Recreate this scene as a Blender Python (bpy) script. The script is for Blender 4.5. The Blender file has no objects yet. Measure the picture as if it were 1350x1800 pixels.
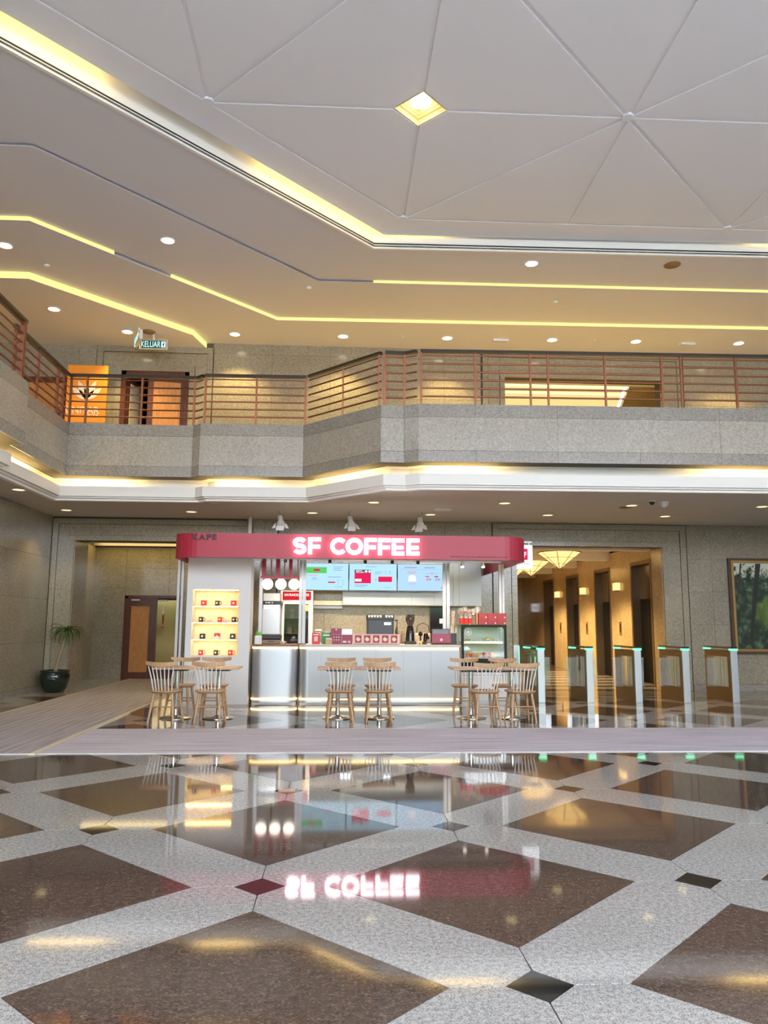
import bpy, bmesh, math, random
from mathutils import Vector, Matrix
random.seed(7)
C = bpy.context.scene.collection
PI = math.pi
R = math.radians

# ---------------------------------------------------------------- camera, sky, exposure
cam_d = bpy.data.cameras.new('camera')
cam = bpy.data.objects.new('camera', cam_d); C.objects.link(cam)
cam_d.sensor_fit = 'VERTICAL'; cam_d.sensor_height = 24.0; cam_d.lens = 24.0 * 1357.14 / 1800.0
cam_d.clip_start = 0.05; cam_d.clip_end = 200
cam.matrix_world = (Matrix.Translation((0, 0, 1.4)) @ Matrix.Rotation(R(-3.4095), 4, 'Z')
                    @ Matrix.Rotation(R(90 + 8.287), 4, 'X') @ Matrix.Rotation(R(0.3443), 4, 'Z'))
bpy.context.scene.camera = cam
sc = bpy.context.scene
sc.view_settings.view_transform = 'Standard'
sc.view_settings.look = 'None'
sc.view_settings.gamma = 1.0
sc.view_settings.exposure = 0.12
sc.view_settings.use_curve_mapping = False
sc.cycles.use_denoising = True
sc.cycles.max_bounces = 8
sc.cycles.diffuse_bounces = 5
sc.cycles.glossy_bounces = 4
sc.cycles.transparent_max_bounces = 12
sc.cycles.sample_clamp_indirect = 6.0
sc.cycles.caustics_reflective = False
sc.cycles.caustics_refractive = False
w = bpy.data.worlds.new('World'); sc.world = w; w.use_nodes = True
bg = w.node_tree.nodes['Background']
bg.inputs[0].default_value = (0.84, 0.89, 1.0, 1)
bg.inputs[1].default_value = 11.0
# warm lamp powers (watts) used by the lamp builders below
P_UP, P_LOW, P_LOBBY, P_KIOSK = 260, 50, 620, 80
WARM = (1.0, 0.74, 0.27)
STRIP = (1.0, 0.82, 0.28)

# ---------------------------------------------------------------- mesh helpers
class MB:
    def __init__(s): s.v = []; s.f = []; s.sm = []
    def add(s, vs, fs, smooth=False):
        b = len(s.v); s.v += [tuple(v) for v in vs]
        s.f += [tuple(b + i for i in f) for f in fs]; s.sm += [smooth] * len(fs)
        return s
    def box(s, x0, x1, y0, y1, z0, z1):
        return s.add([(x0,y0,z0),(x1,y0,z0),(x1,y1,z0),(x0,y1,z0),(x0,y0,z1),(x1,y0,z1),(x1,y1,z1),(x0,y1,z1)],
              [(3,2,1,0),(4,5,6,7),(0,1,5,4),(1,2,6,5),(2,3,7,6),(3,0,4,7)])
    def prism(s, poly, z0, z1, cap=True):
        n = len(poly)
        a = sum(poly[i][0]*poly[(i+1)%n][1]-poly[(i+1)%n][0]*poly[i][1] for i in range(n))
        if a < 0: poly = poly[::-1]
        vs = [(x,y,z0) for x,y in poly] + [(x,y,z1) for x,y in poly]
        fs = [(i,(i+1)%n,(i+1)%n+n,i+n) for i in range(n)]
        if cap: fs += [tuple(range(n-1,-1,-1)), tuple(range(n,2*n))]
        return s.add(vs, fs)
    def prismy(s, poly, y0, y1):           # polygon in (x,z), extruded along y
        n = len(poly)
        a = sum(poly[i][0]*poly[(i+1)%n][1]-poly[(i+1)%n][0]*poly[i][1] for i in range(n))
        if a < 0: poly = poly[::-1]
        vs = [(x,y0,z) for x,z in poly] + [(x,y1,z) for x,z in poly]
        fs = [((i+1)%n,i,i+n,(i+1)%n+n)[::-1] for i in range(n)]
        fs = [(i,(i+1)%n,(i+1)%n+n,i+n) for i in range(n)]
        return s.add(vs, fs + [tuple(range(n)), tuple(range(2*n-1,n-1,-1))])
    def cone(s, p0, p1, r0, r1=None, n=10, cap=True):
        r1 = r0 if r1 is None else r1
        p0, p1 = Vector(p0), Vector(p1); d = (p1-p0).normalized()
        u = d.orthogonal().normalized(); v = d.cross(u)
        vs = [p0+(u*math.cos(2*PI*i/n)+v*math.sin(2*PI*i/n))*r0 for i in range(n)] + [p1+(u*math.cos(2*PI*i/n)+v*math.sin(2*PI*i/n))*r1 for i in range(n)]
        s.add(vs, [(i,(i+1)%n,(i+1)%n+n,i+n) for i in range(n)], True)
        if cap:
            s.add(vs[:n], [tuple(range(n-1,-1,-1))]); s.add(vs[n:], [tuple(range(n))])
        return s
    def lathe(s, prof, n=20, c=(0,0,0)):
        vs = [(c[0]+r*math.cos(2*PI*i/n), c[1]+r*math.sin(2*PI*i/n), c[2]+z) for r,z in prof for i in range(n)]
        fs = [(k*n+i, k*n+(i+1)%n, (k+1)*n+(i+1)%n, (k+1)*n+i) for k in range(len(prof)-1) for i in range(n)]
        return s.add(vs, fs, True)
    def sphere(s, c, r, n=16, m=10, sz=1.0):
        return s.lathe([(max(1e-4, r*math.sin(PI*k/m)), -r*sz*math.cos(PI*k/m)) for k in range(m+1)], n, c)
    def tube(s, pts, r, n=8, rr=None):
        pts = [Vector(p) for p in pts]; ring = []
        for i, p in enumerate(pts):
            d = (pts[min(i+1,len(pts)-1)]-pts[max(i-1,0)]).normalized()
            u = Vector((0,0,1)).cross(d)
            u = Vector((1,0,0)) if u.length < 1e-3 else u.normalized()
            v = d.cross(u); q = rr[i] if rr else r
            ring.append([p+(u*math.cos(2*PI*k/n)+v*math.sin(2*PI*k/n))*q for k in range(n)])
        vs = [x for r_ in ring for x in r_]
        fs = [(a*n+k, a*n+(k+1)%n, (a+1)*n+(k+1)%n, (a+1)*n+k) for a in range(len(pts)-1) for k in range(n)]
        s.add(vs, fs, True)
        s.add(ring[0], [tuple(range(n-1,-1,-1))]); s.add(ring[-1], [tuple(range(n))])
        return s
    def quad(s, a, b, c, d): return s.add([a,b,c,d], [(0,1,2,3)])
    def beam(s, path, prof):               # plan path [(x,y)], profile [(offset to the right, z)], open profile swept with mitres
        rows = [[(x,y,z) for x,y in offset(path,d)] for d,z in prof]
        n = len(path); vs = [p for r_ in rows for p in r_]
        fs = [(k*n+i, k*n+i+1, (k+1)*n+i+1, (k+1)*n+i) for k in range(len(prof)-1) for i in range(n-1)]
        return s.add(vs, fs)
    def bar(s, path, d, z0, z1, wd):       # closed rectangular bar along a plan path
        pr = [(d-wd/2,z0),(d+wd/2,z0),(d+wd/2,z1),(d-wd/2,z1),(d-wd/2,z0)]
        s.beam(path, pr)
        for e in (0, -1):
            q = [offset(path,dd)[e]+(z,) for dd,z in pr[:4]]
            s.add(q, [(0,1,2,3)])
        return s
    def mesh(s, name):
        me = bpy.data.meshes.new(name); me.from_pydata(s.v, [], s.f)
        me.polygons.foreach_set('use_smooth', s.sm); me.update(); return me
    def build(s, name, mat, parent=None, loc=None, rot=None, bevel=0, kind=None, sub=0):
        me = s.mesh(name)
        bm = bmesh.new(); bm.from_mesh(me); bmesh.ops.recalc_face_normals(bm, faces=bm.faces)
        bm.to_mesh(me); bm.free()
        me.materials.append(mat)
        o = bpy.data.objects.new(name, me); C.objects.link(o)
        if parent: o.parent = parent
        if loc: o.location = loc
        if rot: o.rotation_euler = rot
        if bevel:
            m = o.modifiers.new('b','BEVEL'); m.width = bevel; m.segments = 2; m.limit_method = 'ANGLE'
        if sub:
            m = o.modifiers.new('s','SUBSURF'); m.levels = m.render_levels = sub
        if kind: o['kind'] = kind
        return o

def offset(path, d):
    out = []; n = len(path)
    for i in range(n):
        ns = []
        for a, b in ((i-1,i),(i,i+1)):
            if 0 <= a and b < n:
                dx, dy = path[b][0]-path[a][0], path[b][1]-path[a][1]; L = math.hypot(dx,dy)
                ns.append((dy/L,-dx/L))
        if len(ns) == 1: ox, oy = ns[0]; k = 1
        else:
            ox, oy = ns[0][0]+ns[1][0], ns[0][1]+ns[1][1]; L = math.hypot(ox,oy); ox/=L; oy/=L
            k = 1/max(.3, ox*ns[0][0]+oy*ns[0][1])
        out.append((path[i][0]+ox*d*k, path[i][1]+oy*d*k))
    return out

def tag(o, label=None, cat=None, group=None, kind=None):
    if label: o['label'] = label
    if cat: o['category'] = cat
    if group: o['group'] = group
    if kind: o['kind'] = kind
    return o
def thing(name, label, cat, loc=(0,0,0), rz=0, group=None):
    o = bpy.data.objects.new(name, None); C.objects.link(o)
    o.location = loc; o.rotation_euler = (0,0,rz); o.empty_display_size = .1
    return tag(o, label, cat, group)
def root(name):                            # a piece of the setting made of several meshes
    o = bpy.data.objects.new(name, None); C.objects.link(o); o['kind'] = 'structure'; return o
def copy_tree(o, label, loc, rz=0, group=None):
    def cp(x, par):
        c = x.copy(); C.objects.link(c)
        if par: c.parent = par
        for ch in x.children: cp(ch, c)
        return c
    c = cp(o, None); c.location = loc; c.rotation_euler = (0,0,rz); c['label'] = label
    if group: c['group'] = group
    return c
def bx(name, mat, parent, x0,x1,y0,y1,z0,z1, bevel=0):
    return MB().box(x0,x1,y0,y1,z0,z1).build(name, mat, parent, bevel=bevel)

TEXTS = []
def txt(body, mat, parent, cx, y, cz, wd, ht, name='lettering', ext=.002, bold=0.0, rot=(PI/2,0,0)):
    cu = bpy.data.curves.new(name, 'FONT'); cu.body = body; cu.size = 1; cu.extrude = .01; cu.offset = bold
    cu.align_x = 'CENTER'; cu.align_y = 'CENTER'
    o = bpy.data.objects.new(name, cu); C.objects.link(o)
    TEXTS.append((o, name, mat, parent, (cx,y,cz), wd, ht, ext, rot))
def flush_texts():
    dg = bpy.context.evaluated_depsgraph_get()
    for o, name, mat, parent, loc, wd, ht, ext, rot in TEXTS:
        me = bpy.data.meshes.new_from_object(o.evaluated_get(dg))
        xs = [v.co.x for v in me.vertices]; ys = [v.co.y for v in me.vertices]
        mx, my = (max(xs)+min(xs))/2, (max(ys)+min(ys))/2
        sx = wd/(max(xs)-min(xs)); sy = ht/(max(ys)-min(ys)) if ht else sx
        for v in me.vertices: v.co = ((v.co.x-mx)*sx, (v.co.y-my)*sy, v.co.z/.01*ext/2)
        me.materials.clear(); me.materials.append(mat)
        bpy.data.objects.remove(o)
        n = bpy.data.objects.new(name, me); C.objects.link(n)
        n.parent = parent; n.location = loc; n.rotation_euler = rot

# ---------------------------------------------------------------- materials
def new_mat(name):
    m = bpy.data.materials.new(name); m.use_nodes = True
    return m, m.node_tree, m.node_tree.nodes['Principled BSDF']
def P(name, col, rough=.5, metal=0, spec=.5, coat=0, emit=None, es=0, alpha=1, trans=0):
    m, nt, b = new_mat(name)
    b.inputs['Base Color'].default_value = (*col,1); b.inputs['Roughness'].default_value = rough
    b.inputs['Metallic'].default_value = metal; b.inputs['Specular IOR Level'].default_value = spec
    b.inputs['Coat Weight'].default_value = coat; b.inputs['Coat Roughness'].default_value = .05
    if emit: b.inputs['Emission Color'].default_value = (*emit,1); b.inputs['Emission Strength'].default_value = es
    b.inputs['Alpha'].default_value = alpha; b.inputs['Transmission Weight'].default_value = trans
    return m
def EM(name, col, s): return P(name, (0,0,0), .6, spec=.0, emit=col, es=s)
def node(nt, t, **kw):
    n = nt.nodes.new(t)
    for k, v in kw.items(): setattr(n, k, v)
    return n
def ramp(nt, fac, stops, interp='LINEAR'):
    r = node(nt, 'ShaderNodeValToRGB'); r.color_ramp.interpolation = interp
    el = r.color_ramp.elements
    while len(el) > 1: el.remove(el[-1])
    el[0].position = stops[0][0]; el[0].color = (*stops[0][1],1)
    for p, c in stops[1:]:
        e = el.new(p); e.color = (*c,1)
    nt.links.new(fac, r.inputs[0]); return r.outputs[0]
def granite(name, dark, mid, light, scale=170, rough=.2, spec=.5, big=.12, coat=0, aniso=None, pos=(.40,.5,.62)):
    """speckled polished stone: fine grains, a few flecks and slow cloudy tone"""
    m, nt, b = new_mat(name); L = nt.links
    g = node(nt,'ShaderNodeNewGeometry')
    src = g.outputs['Position']
    if aniso:
        mp = node(nt,'ShaderNodeVectorMath', operation='MULTIPLY'); mp.inputs[1].default_value = aniso
        L.new(src, mp.inputs[0]); src = mp.outputs[0]
    n1 = node(nt,'ShaderNodeTexNoise'); n1.inputs['Scale'].default_value = scale; n1.inputs['Detail'].default_value = 2
    L.new(src, n1.inputs['Vector'])
    n2 = node(nt,'ShaderNodeTexNoise'); n2.inputs['Scale'].default_value = scale*.3; n2.inputs['Detail'].default_value = 2
    L.new(src, n2.inputs['Vector'])
    mx = node(nt,'ShaderNodeMath', operation='MULTIPLY_ADD'); mx.inputs[1].default_value = .65
    m2 = node(nt,'ShaderNodeMath', operation='MULTIPLY'); m2.inputs[1].default_value = .35
    L.new(n2.outputs['Fac'], m2.inputs[0]); L.new(n1.outputs['Fac'], mx.inputs[0]); L.new(m2.outputs[0], mx.inputs[2])
    c = ramp(nt, mx.outputs[0], [(pos[0],dark),(pos[1],mid),(pos[2],light)])
    n3 = node(nt,'ShaderNodeTexNoise'); n3.inputs['Scale'].default_value = 1.3; n3.inputs['Detail'].default_value = 3
    L.new(g.outputs['Position'], n3.inputs['Vector'])
    mr = node(nt,'ShaderNodeMapRange'); mr.inputs[1].default_value=.3; mr.inputs[2].default_value=.7; mr.inputs[3].default_value=1-big; mr.inputs[4].default_value=1+big
    L.new(n3.outputs['Fac'], mr.inputs[0])
    oi = node(nt,'ShaderNodeObjectInfo')
    mr2 = node(nt,'ShaderNodeMapRange'); mr2.inputs[3].default_value=1-big*.6; mr2.inputs[4].default_value=1+big*.6
    L.new(oi.outputs['Random'], mr2.inputs[0])
    mm = node(nt,'ShaderNodeMath', operation='MULTIPLY'); L.new(mr.outputs[0], mm.inputs[0]); L.new(mr2.outputs[0], mm.inputs[1])
    vm = node(nt,'ShaderNodeVectorMath', operation='SCALE'); L.new(c, vm.inputs[0]); L.new(mm.outputs[0], vm.inputs['Scale'])
    L.new(vm.outputs[0], b.inputs['Base Color'])
    b.inputs['Roughness'].default_value = rough; b.inputs['Specular IOR Level'].default_value = spec
    b.inputs['Coat Weight'].default_value = coat
    return m
def wood(name, c1, c2, scale=(1,1,14), rough=.4):
    m, nt, b = new_mat(name); L = nt.links
    tc = node(nt,'ShaderNodeTexCoord'); mp = node(nt,'ShaderNodeMapping'); mp.inputs['Scale'].default_value = scale
    L.new(tc.outputs['Object'], mp.inputs[0])
    n = node(nt,'ShaderNodeTexNoise'); n.inputs['Scale'].default_value = 6; n.inputs['Detail'].default_value = 4
    L.new(mp.outputs[0], n.inputs['Vector'])
    L.new(ramp(nt, n.outputs['Fac'], [(.35,c1),(.65,c2)]), b.inputs['Base Color'])
    b.inputs['Roughness'].default_value = rough
    return m

M = {}
M['white_granite'] = granite('white_granite',(.24,.225,.21),(.45,.44,.425),(.63,.62,.605),150,.045,.85,.06)
M['brown_granite'] = granite('brown_granite',(.060,.038,.030),(.118,.080,.063),(.24,.175,.145),80,.05,.85,.08,aniso=(1,1.6,1),pos=(.38,.53,.68))
M['black_granite'] = granite('black_granite',(.008,.008,.008),(.014,.014,.014),(.03,.03,.03),150,.04,.85)
M['joint'] = P('joint',(.05,.045,.04),.8)
M['wall_granite'] = granite('wall_granite',(.20,.17,.12),(.32,.28,.205),(.44,.39,.295),85,.15,.5,.08,pos=(.34,.5,.66))
M['wall_joint'] = P('wall_joint',(.10,.09,.075),.8)
M['rail_granite'] = granite('rail_granite',(.25,.225,.185),(.39,.35,.29),(.51,.465,.39),85,.22,.5,.05,pos=(.34,.5,.66))
M['rail_granite_dark'] = granite('rail_granite_dark',(.18,.165,.14),(.30,.27,.23),(.41,.375,.32),85,.22,.5,.05,pos=(.34,.5,.66))
M['lobby_stone'] = granite('lobby_stone',(.36,.27,.15),(.48,.36,.20),(.58,.45,.27),60,.14,.5,.10)
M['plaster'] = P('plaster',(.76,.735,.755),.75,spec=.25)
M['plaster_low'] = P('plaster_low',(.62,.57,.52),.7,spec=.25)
M['well_white'] = P('well_white',(.86,.86,.90),.6,spec=.3)
M['trim_white'] = P('trim_white',(.84,.82,.77),.5,spec=.35)
M['slot_black'] = P('slot_black',(.02,.018,.015),.6)
M['red'] = P('red',(.43,.030,.056),.38,spec=.4)
M['red_print'] = P('red_print',(.62,.02,.035),.45)
M['red_deep'] = P('red_deep',(.36,.03,.035),.5)
M['black'] = P('black',(.012,.012,.013),.4)
M['gloss_black'] = P('gloss_black',(.008,.008,.009),.12)
M['dark_text'] = P('dark_text',(.05,.012,.018),.5)
M['white'] = P('white',(.80,.79,.77),.45)
M['white_board'] = P('white_board',(.74,.73,.71),.4)
M['counter_panel'] = P('counter_panel',(.60,.66,.68),.25,spec=.5)
M['steel'] = P('steel',(.62,.62,.62),.28,1)
M['brushed'] = P('brushed',(.50,.53,.55),.45,.8)
M['chrome'] = P('chrome',(.75,.74,.72),.15,1)
M['beige_top'] = P('beige_top',(.62,.56,.47),.4)
M['walnut'] = wood('walnut',(.20,.085,.045),(.30,.14,.075),(1,14,14),.35)
M['ash'] = wood('ash',(.42,.24,.115),(.58,.36,.185),(14,14,1.2),.45)
M['ash_top'] = wood('ash_top',(.56,.36,.24),(.70,.49,.35),(1.5,14,14),.4)
M['spindle'] = P('spindle',(.78,.76,.70),.45)
M['mahogany'] = wood('mahogany',(.085,.024,.014),(.14,.045,.025),(14,14,1),.3)
M['orange_wood'] = wood('orange_wood',(.50,.20,.045),(.62,.28,.07),(8,8,1),.4)
M['copper'] = P('copper',(.30,.115,.062),.38,.75)
M['handrail'] = P('handrail',(.035,.022,.018),.3)
M['bronze'] = P('bronze',(.17,.115,.068),.40,.6)
M['gate_silver'] = P('gate_silver',(.44,.48,.48),.35,.5)
M['glass'] = P('glass',(.95,.98,.98),.02,trans=1.0)
M['glass'].node_tree.nodes['Principled BSDF'].inputs['IOR'].default_value = 1.1
def clear_glass(name, tint, a, rough=.02):
    m, nt, b = new_mat(name); L = nt.links
    t = node(nt,'ShaderNodeBsdfTransparent'); t.inputs[0].default_value = (*tint,1)
    g = node(nt,'ShaderNodeBsdfGlossy'); g.inputs['Roughness'].default_value = rough
    d = node(nt,'ShaderNodeBsdfDiffuse'); d.inputs[0].default_value = (.8,.85,.85,1)
    mx0 = node(nt,'ShaderNodeMixShader'); mx0.inputs[0].default_value = .5; L.new(g.outputs[0], mx0.inputs[1]); L.new(d.outputs[0], mx0.inputs[2])
    mx = node(nt,'ShaderNodeMixShader'); mx.inputs[0].default_value = a
    L.new(t.outputs[0], mx.inputs[1]); L.new(mx0.outputs[0] if a > .15 else g.outputs[0], mx.inputs[2])
    L.new(mx.outputs[0], nt.nodes['Material Output'].inputs[0]); return m
M['pane'] = clear_glass('pane',(.97,.99,.98),.10)
M['wing_glass'] = clear_glass('wing_glass',(.92,.95,.95),.22,.05)
M['smoke_glass'] = clear_glass('smoke_glass',(.62,.60,.58),.06)
M['mirror_glass'] = P('mirror_glass',(.55,.40,.18),.08,.6)
M['lamp'] = EM('lamp',(1.0,.90,.66),9)
M['lamp_low'] = EM('lamp_low',(1.0,.80,.36),2.4)
M['strip'] = EM('strip',STRIP,1.25)
M['strip_dim'] = EM('strip_dim',(1.0,.80,.33),.75)
M['cove'] = EM('cove',(1.0,.70,.27),26)
M['well_tube'] = EM('well_tube',(1.0,.70,.20),12)
M['trough'] = EM('trough',(1.0,.74,.28),3.2)
M['ceiling_glow'] = EM('ceiling_glow',(1.0,.76,.30),.95)
M['trough_up'] = EM('trough_up',(1.0,.80,.36),1.7)
M['led'] = EM('led',(1.0,.66,.26),5.5)
M['niche_led'] = EM('niche_led',(1.0,.66,.24),38)
M['letter_light'] = EM('letter_light',(1.0,.90,.97),7)
M['globe'] = EM('globe',(1.0,.92,.80),4)
M['green_led'] = EM('green_led',(.10,1.0,.42),3.2)
M['screen'] = EM('screen',(.50,.80,.98),1.0)
M['screen2'] = EM('screen2',(.47,.72,.97),1.0)
M['scr_red'] = EM('scr_red',(.80,.02,.10),1.0)
M['scr_pink'] = EM('scr_pink',(.85,.30,.40),1.0)
M['scr_green'] = EM('scr_green',(.10,.62,.12),1.0)
M['scr_grey'] = EM('scr_grey',(.28,.42,.55),1.0)
M['scr_white'] = EM('scr_white',(.92,.95,1.0),1.0)
M['scr_dark'] = EM('scr_dark',(.09,.07,.10),1.0)
M['box_light'] = EM('box_light',(.95,.97,1.0),1.35)
M['exit_light'] = EM('exit_light',(.62,.95,.92),1.3)
M['exit_green'] = P('exit_green',(.012,.10,.09),.4)
M['lantern'] = P('lantern',(.80,.60,.28),.5,emit=(1.0,.66,.22),es=1.5)
M['banner'] = P('banner',(.95,.33,.02),.5)
M['banner_print'] = P('banner_print',(.88,.80,.66),.5)
M['gold'] = P('gold',(.42,.25,.09),.35,.7)
M['pot'] = P('pot',(.006,.016,.014),.08,spec=.6)
M['leaf'] = P('leaf',(.05,.115,.022),.5)
M['leaf_brown'] = P('leaf_brown',(.12,.055,.025),.6)
M['soil'] = P('soil',(.03,.02,.014),.9)
M['cane'] = P('cane',(.34,.24,.13),.7)
M['grass_green'] = P('grass_green',(.16,.50,.06),.6)
M['cream'] = P('cream',(.74,.66,.50),.7)
M['paper'] = P('paper',(.82,.80,.76),.7)
M['green_card'] = P('green_card',(.03,.24,.07),.5)
M['purple_card'] = P('purple_card',(.30,.055,.105),.5)
M['pink_board'] = P('pink_board',(.72,.50,.50),.5)
M['tan_food'] = P('tan_food',(.62,.34,.10),.6)
M['yellow_food'] = P('yellow_food',(.85,.55,.08),.5)
M['orange_food'] = P('orange_food',(.85,.22,.06),.4)
M['navy'] = P('navy',(.025,.035,.05),.35)
M['hopper'] = P('hopper',(.07,.05,.045),.15)
M['cup_paper'] = P('cup_paper',(.66,.54,.40),.7)
M['kraft'] = P('kraft',(.52,.36,.20),.7)
M['bottle_red'] = P('bottle_red',(.80,.03,.02),.25)
M['clear'] = clear_glass('clear',(.93,.92,.90),.25,.1)
M['speaker_brown'] = P('speaker_brown',(.30,.17,.07),.6)
M['grey_metal'] = P('grey_metal',(.42,.42,.42),.4,.5)
M['post_grey'] = P('post_grey',(.50,.49,.48),.4,.3)
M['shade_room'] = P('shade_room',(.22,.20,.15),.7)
M['lift_black'] = P('lift_black',(.006,.005,.004),.3,spec=.12)
M['lift_brown'] = P('lift_brown',(.12,.085,.05),.15,.2)
M['hedge'] = P('hedge',(.08,.20,.04),.7)
M['pavement'] = P('pavement',(.45,.44,.42),.8)

def carpet_mat(name, along, c1, c2):
    m, nt, b = new_mat(name); L = nt.links
    g = node(nt,'ShaderNodeNewGeometry'); mp = node(nt,'ShaderNodeMapping')
    mp.inputs['Scale'].default_value = (.9,26,1) if along == 'x' else (26,.9,1)
    L.new(g.outputs['Position'], mp.inputs[0])
    n = node(nt,'ShaderNodeTexNoise'); n.inputs['Scale'].default_value = 1.0; n.inputs['Detail'].default_value = 3
    L.new(mp.outputs[0], n.inputs['Vector'])
    f = node(nt,'ShaderNodeTexNoise'); f.inputs['Scale'].default_value = 60; L.new(g.outputs['Position'], f.inputs['Vector'])
    a = node(nt,'ShaderNodeMath', operation='MULTIPLY_ADD'); a.inputs[1].default_value = .25
    L.new(f.outputs['Fac'], a.inputs[0]); L.new(n.outputs['Fac'], a.inputs[2])
    L.new(ramp(nt, a.outputs[0], [(.48,c1),(.78,c2)]), b.inputs['Base Color'])
    b.inputs['Roughness'].default_value = .75; b.inputs['Specular IOR Level'].default_value = .3
    return m
M['carpet_x'] = carpet_mat('carpet_x','x',(.46,.425,.49),(.70,.66,.735))
M['carpet_y'] = carpet_mat('carpet_y','y',(.33,.295,.31),(.51,.465,.48))
M['carpet_rail'] = P('carpet_rail',(.60,.58,.58),.5)

def painting_mat():
    m, nt, b = new_mat('jungle_painting'); L = nt.links
    tc = node(nt,'ShaderNodeTexCoord'); sp = node(nt,'ShaderNodeSeparateXYZ'); L.new(tc.outputs['Generated'], sp.inputs[0])
    n = node(nt,'ShaderNodeTexNoise'); n.inputs['Scale'].default_value = 7; n.inputs['Detail'].default_value = 10; n.inputs['Roughness'].default_value = .7
    L.new(tc.outputs['Object'], n.inputs['Vector'])
    base = ramp(nt, n.outputs['Fac'], [(.38,(.010,.016,.010)),(.52,(.03,.05,.025)),(.62,(.08,.15,.07)),(.72,(.20,.30,.16))])
    # bright sky seen between the leaves towards the top
    t = node(nt,'ShaderNodeMapRange'); t.inputs[1].default_value=.52; t.inputs[2].default_value=.98; t.inputs[3].default_value=-.30; t.inputs[4].default_value=.22
    L.new(sp.outputs['Z'], t.inputs[0])
    ad = node(nt,'ShaderNodeMath', operation='ADD'); L.new(n.outputs['Fac'], ad.inputs[0]); L.new(t.outputs[0], ad.inputs[1])
    k = ramp(nt, ad.outputs[0], [(.56,(0,0,0)),(.66,(1,1,1))])
    mx = node(nt,'ShaderNodeMix', data_type='RGBA'); L.new(k, mx.inputs['Factor']); L.new(base, mx.inputs['A']); mx.inputs['B'].default_value = (.62,.66,.50,1)
    # sunlit clearing
    gx = node(nt,'ShaderNodeMath', operation='SUBTRACT'); L.new(sp.outputs['X'], gx.inputs[0]); gx.inputs[1].default_value=.36
    gz = node(nt,'ShaderNodeMath', operation='SUBTRACT'); L.new(sp.outputs['Z'], gz.inputs[0]); gz.inputs[1].default_value=.42
    g2 = node(nt,'ShaderNodeMath', operation='MULTIPLY'); L.new(gx.outputs[0], g2.inputs[0]); L.new(gx.outputs[0], g2.inputs[1])
    g3 = node(nt,'ShaderNodeMath', operation='MULTIPLY_ADD'); L.new(gz.outputs[0], g3.inputs[0]); L.new(gz.outputs[0], g3.inputs[1]); L.new(g2.outputs[0], g3.inputs[2])
    kk = node(nt,'ShaderNodeMapRange'); kk.inputs[1].default_value=.045; kk.inputs[2].default_value=.0; kk.inputs[3].default_value=0; kk.inputs[4].default_value=1
    L.new(g3.outputs[0], kk.inputs[0])
    km = node(nt,'ShaderNodeMath', operation='MULTIPLY'); L.new(kk.outputs[0], km.inputs[0]); L.new(n.outputs['Fac'], km.inputs[1])
    mx2 = node(nt,'ShaderNodeMix', data_type='RGBA'); L.new(km.outputs[0], mx2.inputs['Factor']); L.new(mx.outputs['Result'], mx2.inputs['A']); mx2.inputs['B'].default_value = (.32,.46,.06,1)
    L.new(mx2.outputs['Result'], b.inputs['Base Color']); b.inputs['Roughness'].default_value = .35
    return m
M['painting'] = painting_mat()
M['trunk_paint'] = P('trunk_paint',(.022,.022,.016),.4)

# ================================================================ SETTING
# ---------------------------------------------------------------- floor: diagonal grid of granite tiles
floor = MB().box(-7.5,13,-6.5,31.5,-.2,-.006).build('floor', M['joint']); floor['kind'] = 'structure'
cu, half_s, half_b, OX, OY = 1.7138, .0974, .6026, .8185, 3.226
r2 = math.sqrt(.5); GAP = .002
def uv(u, v): return (OX+(-u+v)*r2, OY+(u+v)*r2)
def clip(poly, x0, x1, y0, y1):
    for ax, val, keep in ((0,x0,1),(0,x1,-1),(1,y0,1),(1,y1,-1)):
        out = []
        for i in range(len(poly)):
            a, b = poly[i-1], poly[i]
            ia, ib = (a[ax]-val)*keep >= 0, (b[ax]-val)*keep >= 0
            if ia != ib:
                t = (val-a[ax])/(b[ax]-a[ax]); out.append((a[0]+(b[0]-a[0])*t, a[1]+(b[1]-a[1])*t))
            if ib: out.append(b)
        poly = out
        if not poly: break
    return poly
FX0, FX1, FY0, FY1 = -6.12, 11.6, .4, 15.45
def tile(poly, mat, name):
    q = clip([uv(*p) for p in poly], FX0, FX1, FY0, FY1)
    if len(q) >= 3: MB().prism(q, -.01, 0).build(name, M[mat], floor)
for i in range(-8,16):
    for j in range(-10,14):
        x, y = uv(i*cu, j*cu)
        if not (-8 < x < 13 and -1 < y < 17.5): continue
        u, v = i*cu, j*cu
        s, b, g = half_s-GAP, half_b-GAP, GAP*.7
        tile([(u-s,v-s),(u+s,v-s),(u+s,v+s),(u-s,v+s)], 'black_granite', 'black_tile')
        hu, hv = u+cu/2, v+cu/2
        tile([(hu-b,hv-b),(hu+b,hv-b),(hu+b,hv+b),(hu-b,hv+b)], 'brown_granite', 'brown_tile')
        S, B = half_s+GAP, cu/2-half_b-GAP      # B: half width of a pale strip
        lo, hi = half_s+GAP, cu-half_s-GAP
        e = cu/2-half_b
        k = GAP*1.4
        tile([(u+lo,v-half_s+k),(u+e+k*.4,v-B),(u+cu-e-k*.4,v-B),(u+hi,v-half_s+k),(u+hi,v+half_s-k),(u+cu-e-k*.4,v+B),(u+e+k*.4,v+B),(u+lo,v+half_s-k)], 'white_granite', 'pale_tile')
        tile([(u-half_s+k,v+lo),(u-B,v+e+k*.4),(u-B,v+cu-e-k*.4),(u-half_s+k,v+hi),(u+half_s-k,v+hi),(u+B,v+cu-e-k*.4),(u+B,v+e+k*.4),(u+half_s-k,v+lo)], 'white_granite', 'pale_tile')
MB().box(-6.12,11.6,-6.4,.396,-.02,0).build('pale_tile', M['white_granite'], floor)
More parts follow.
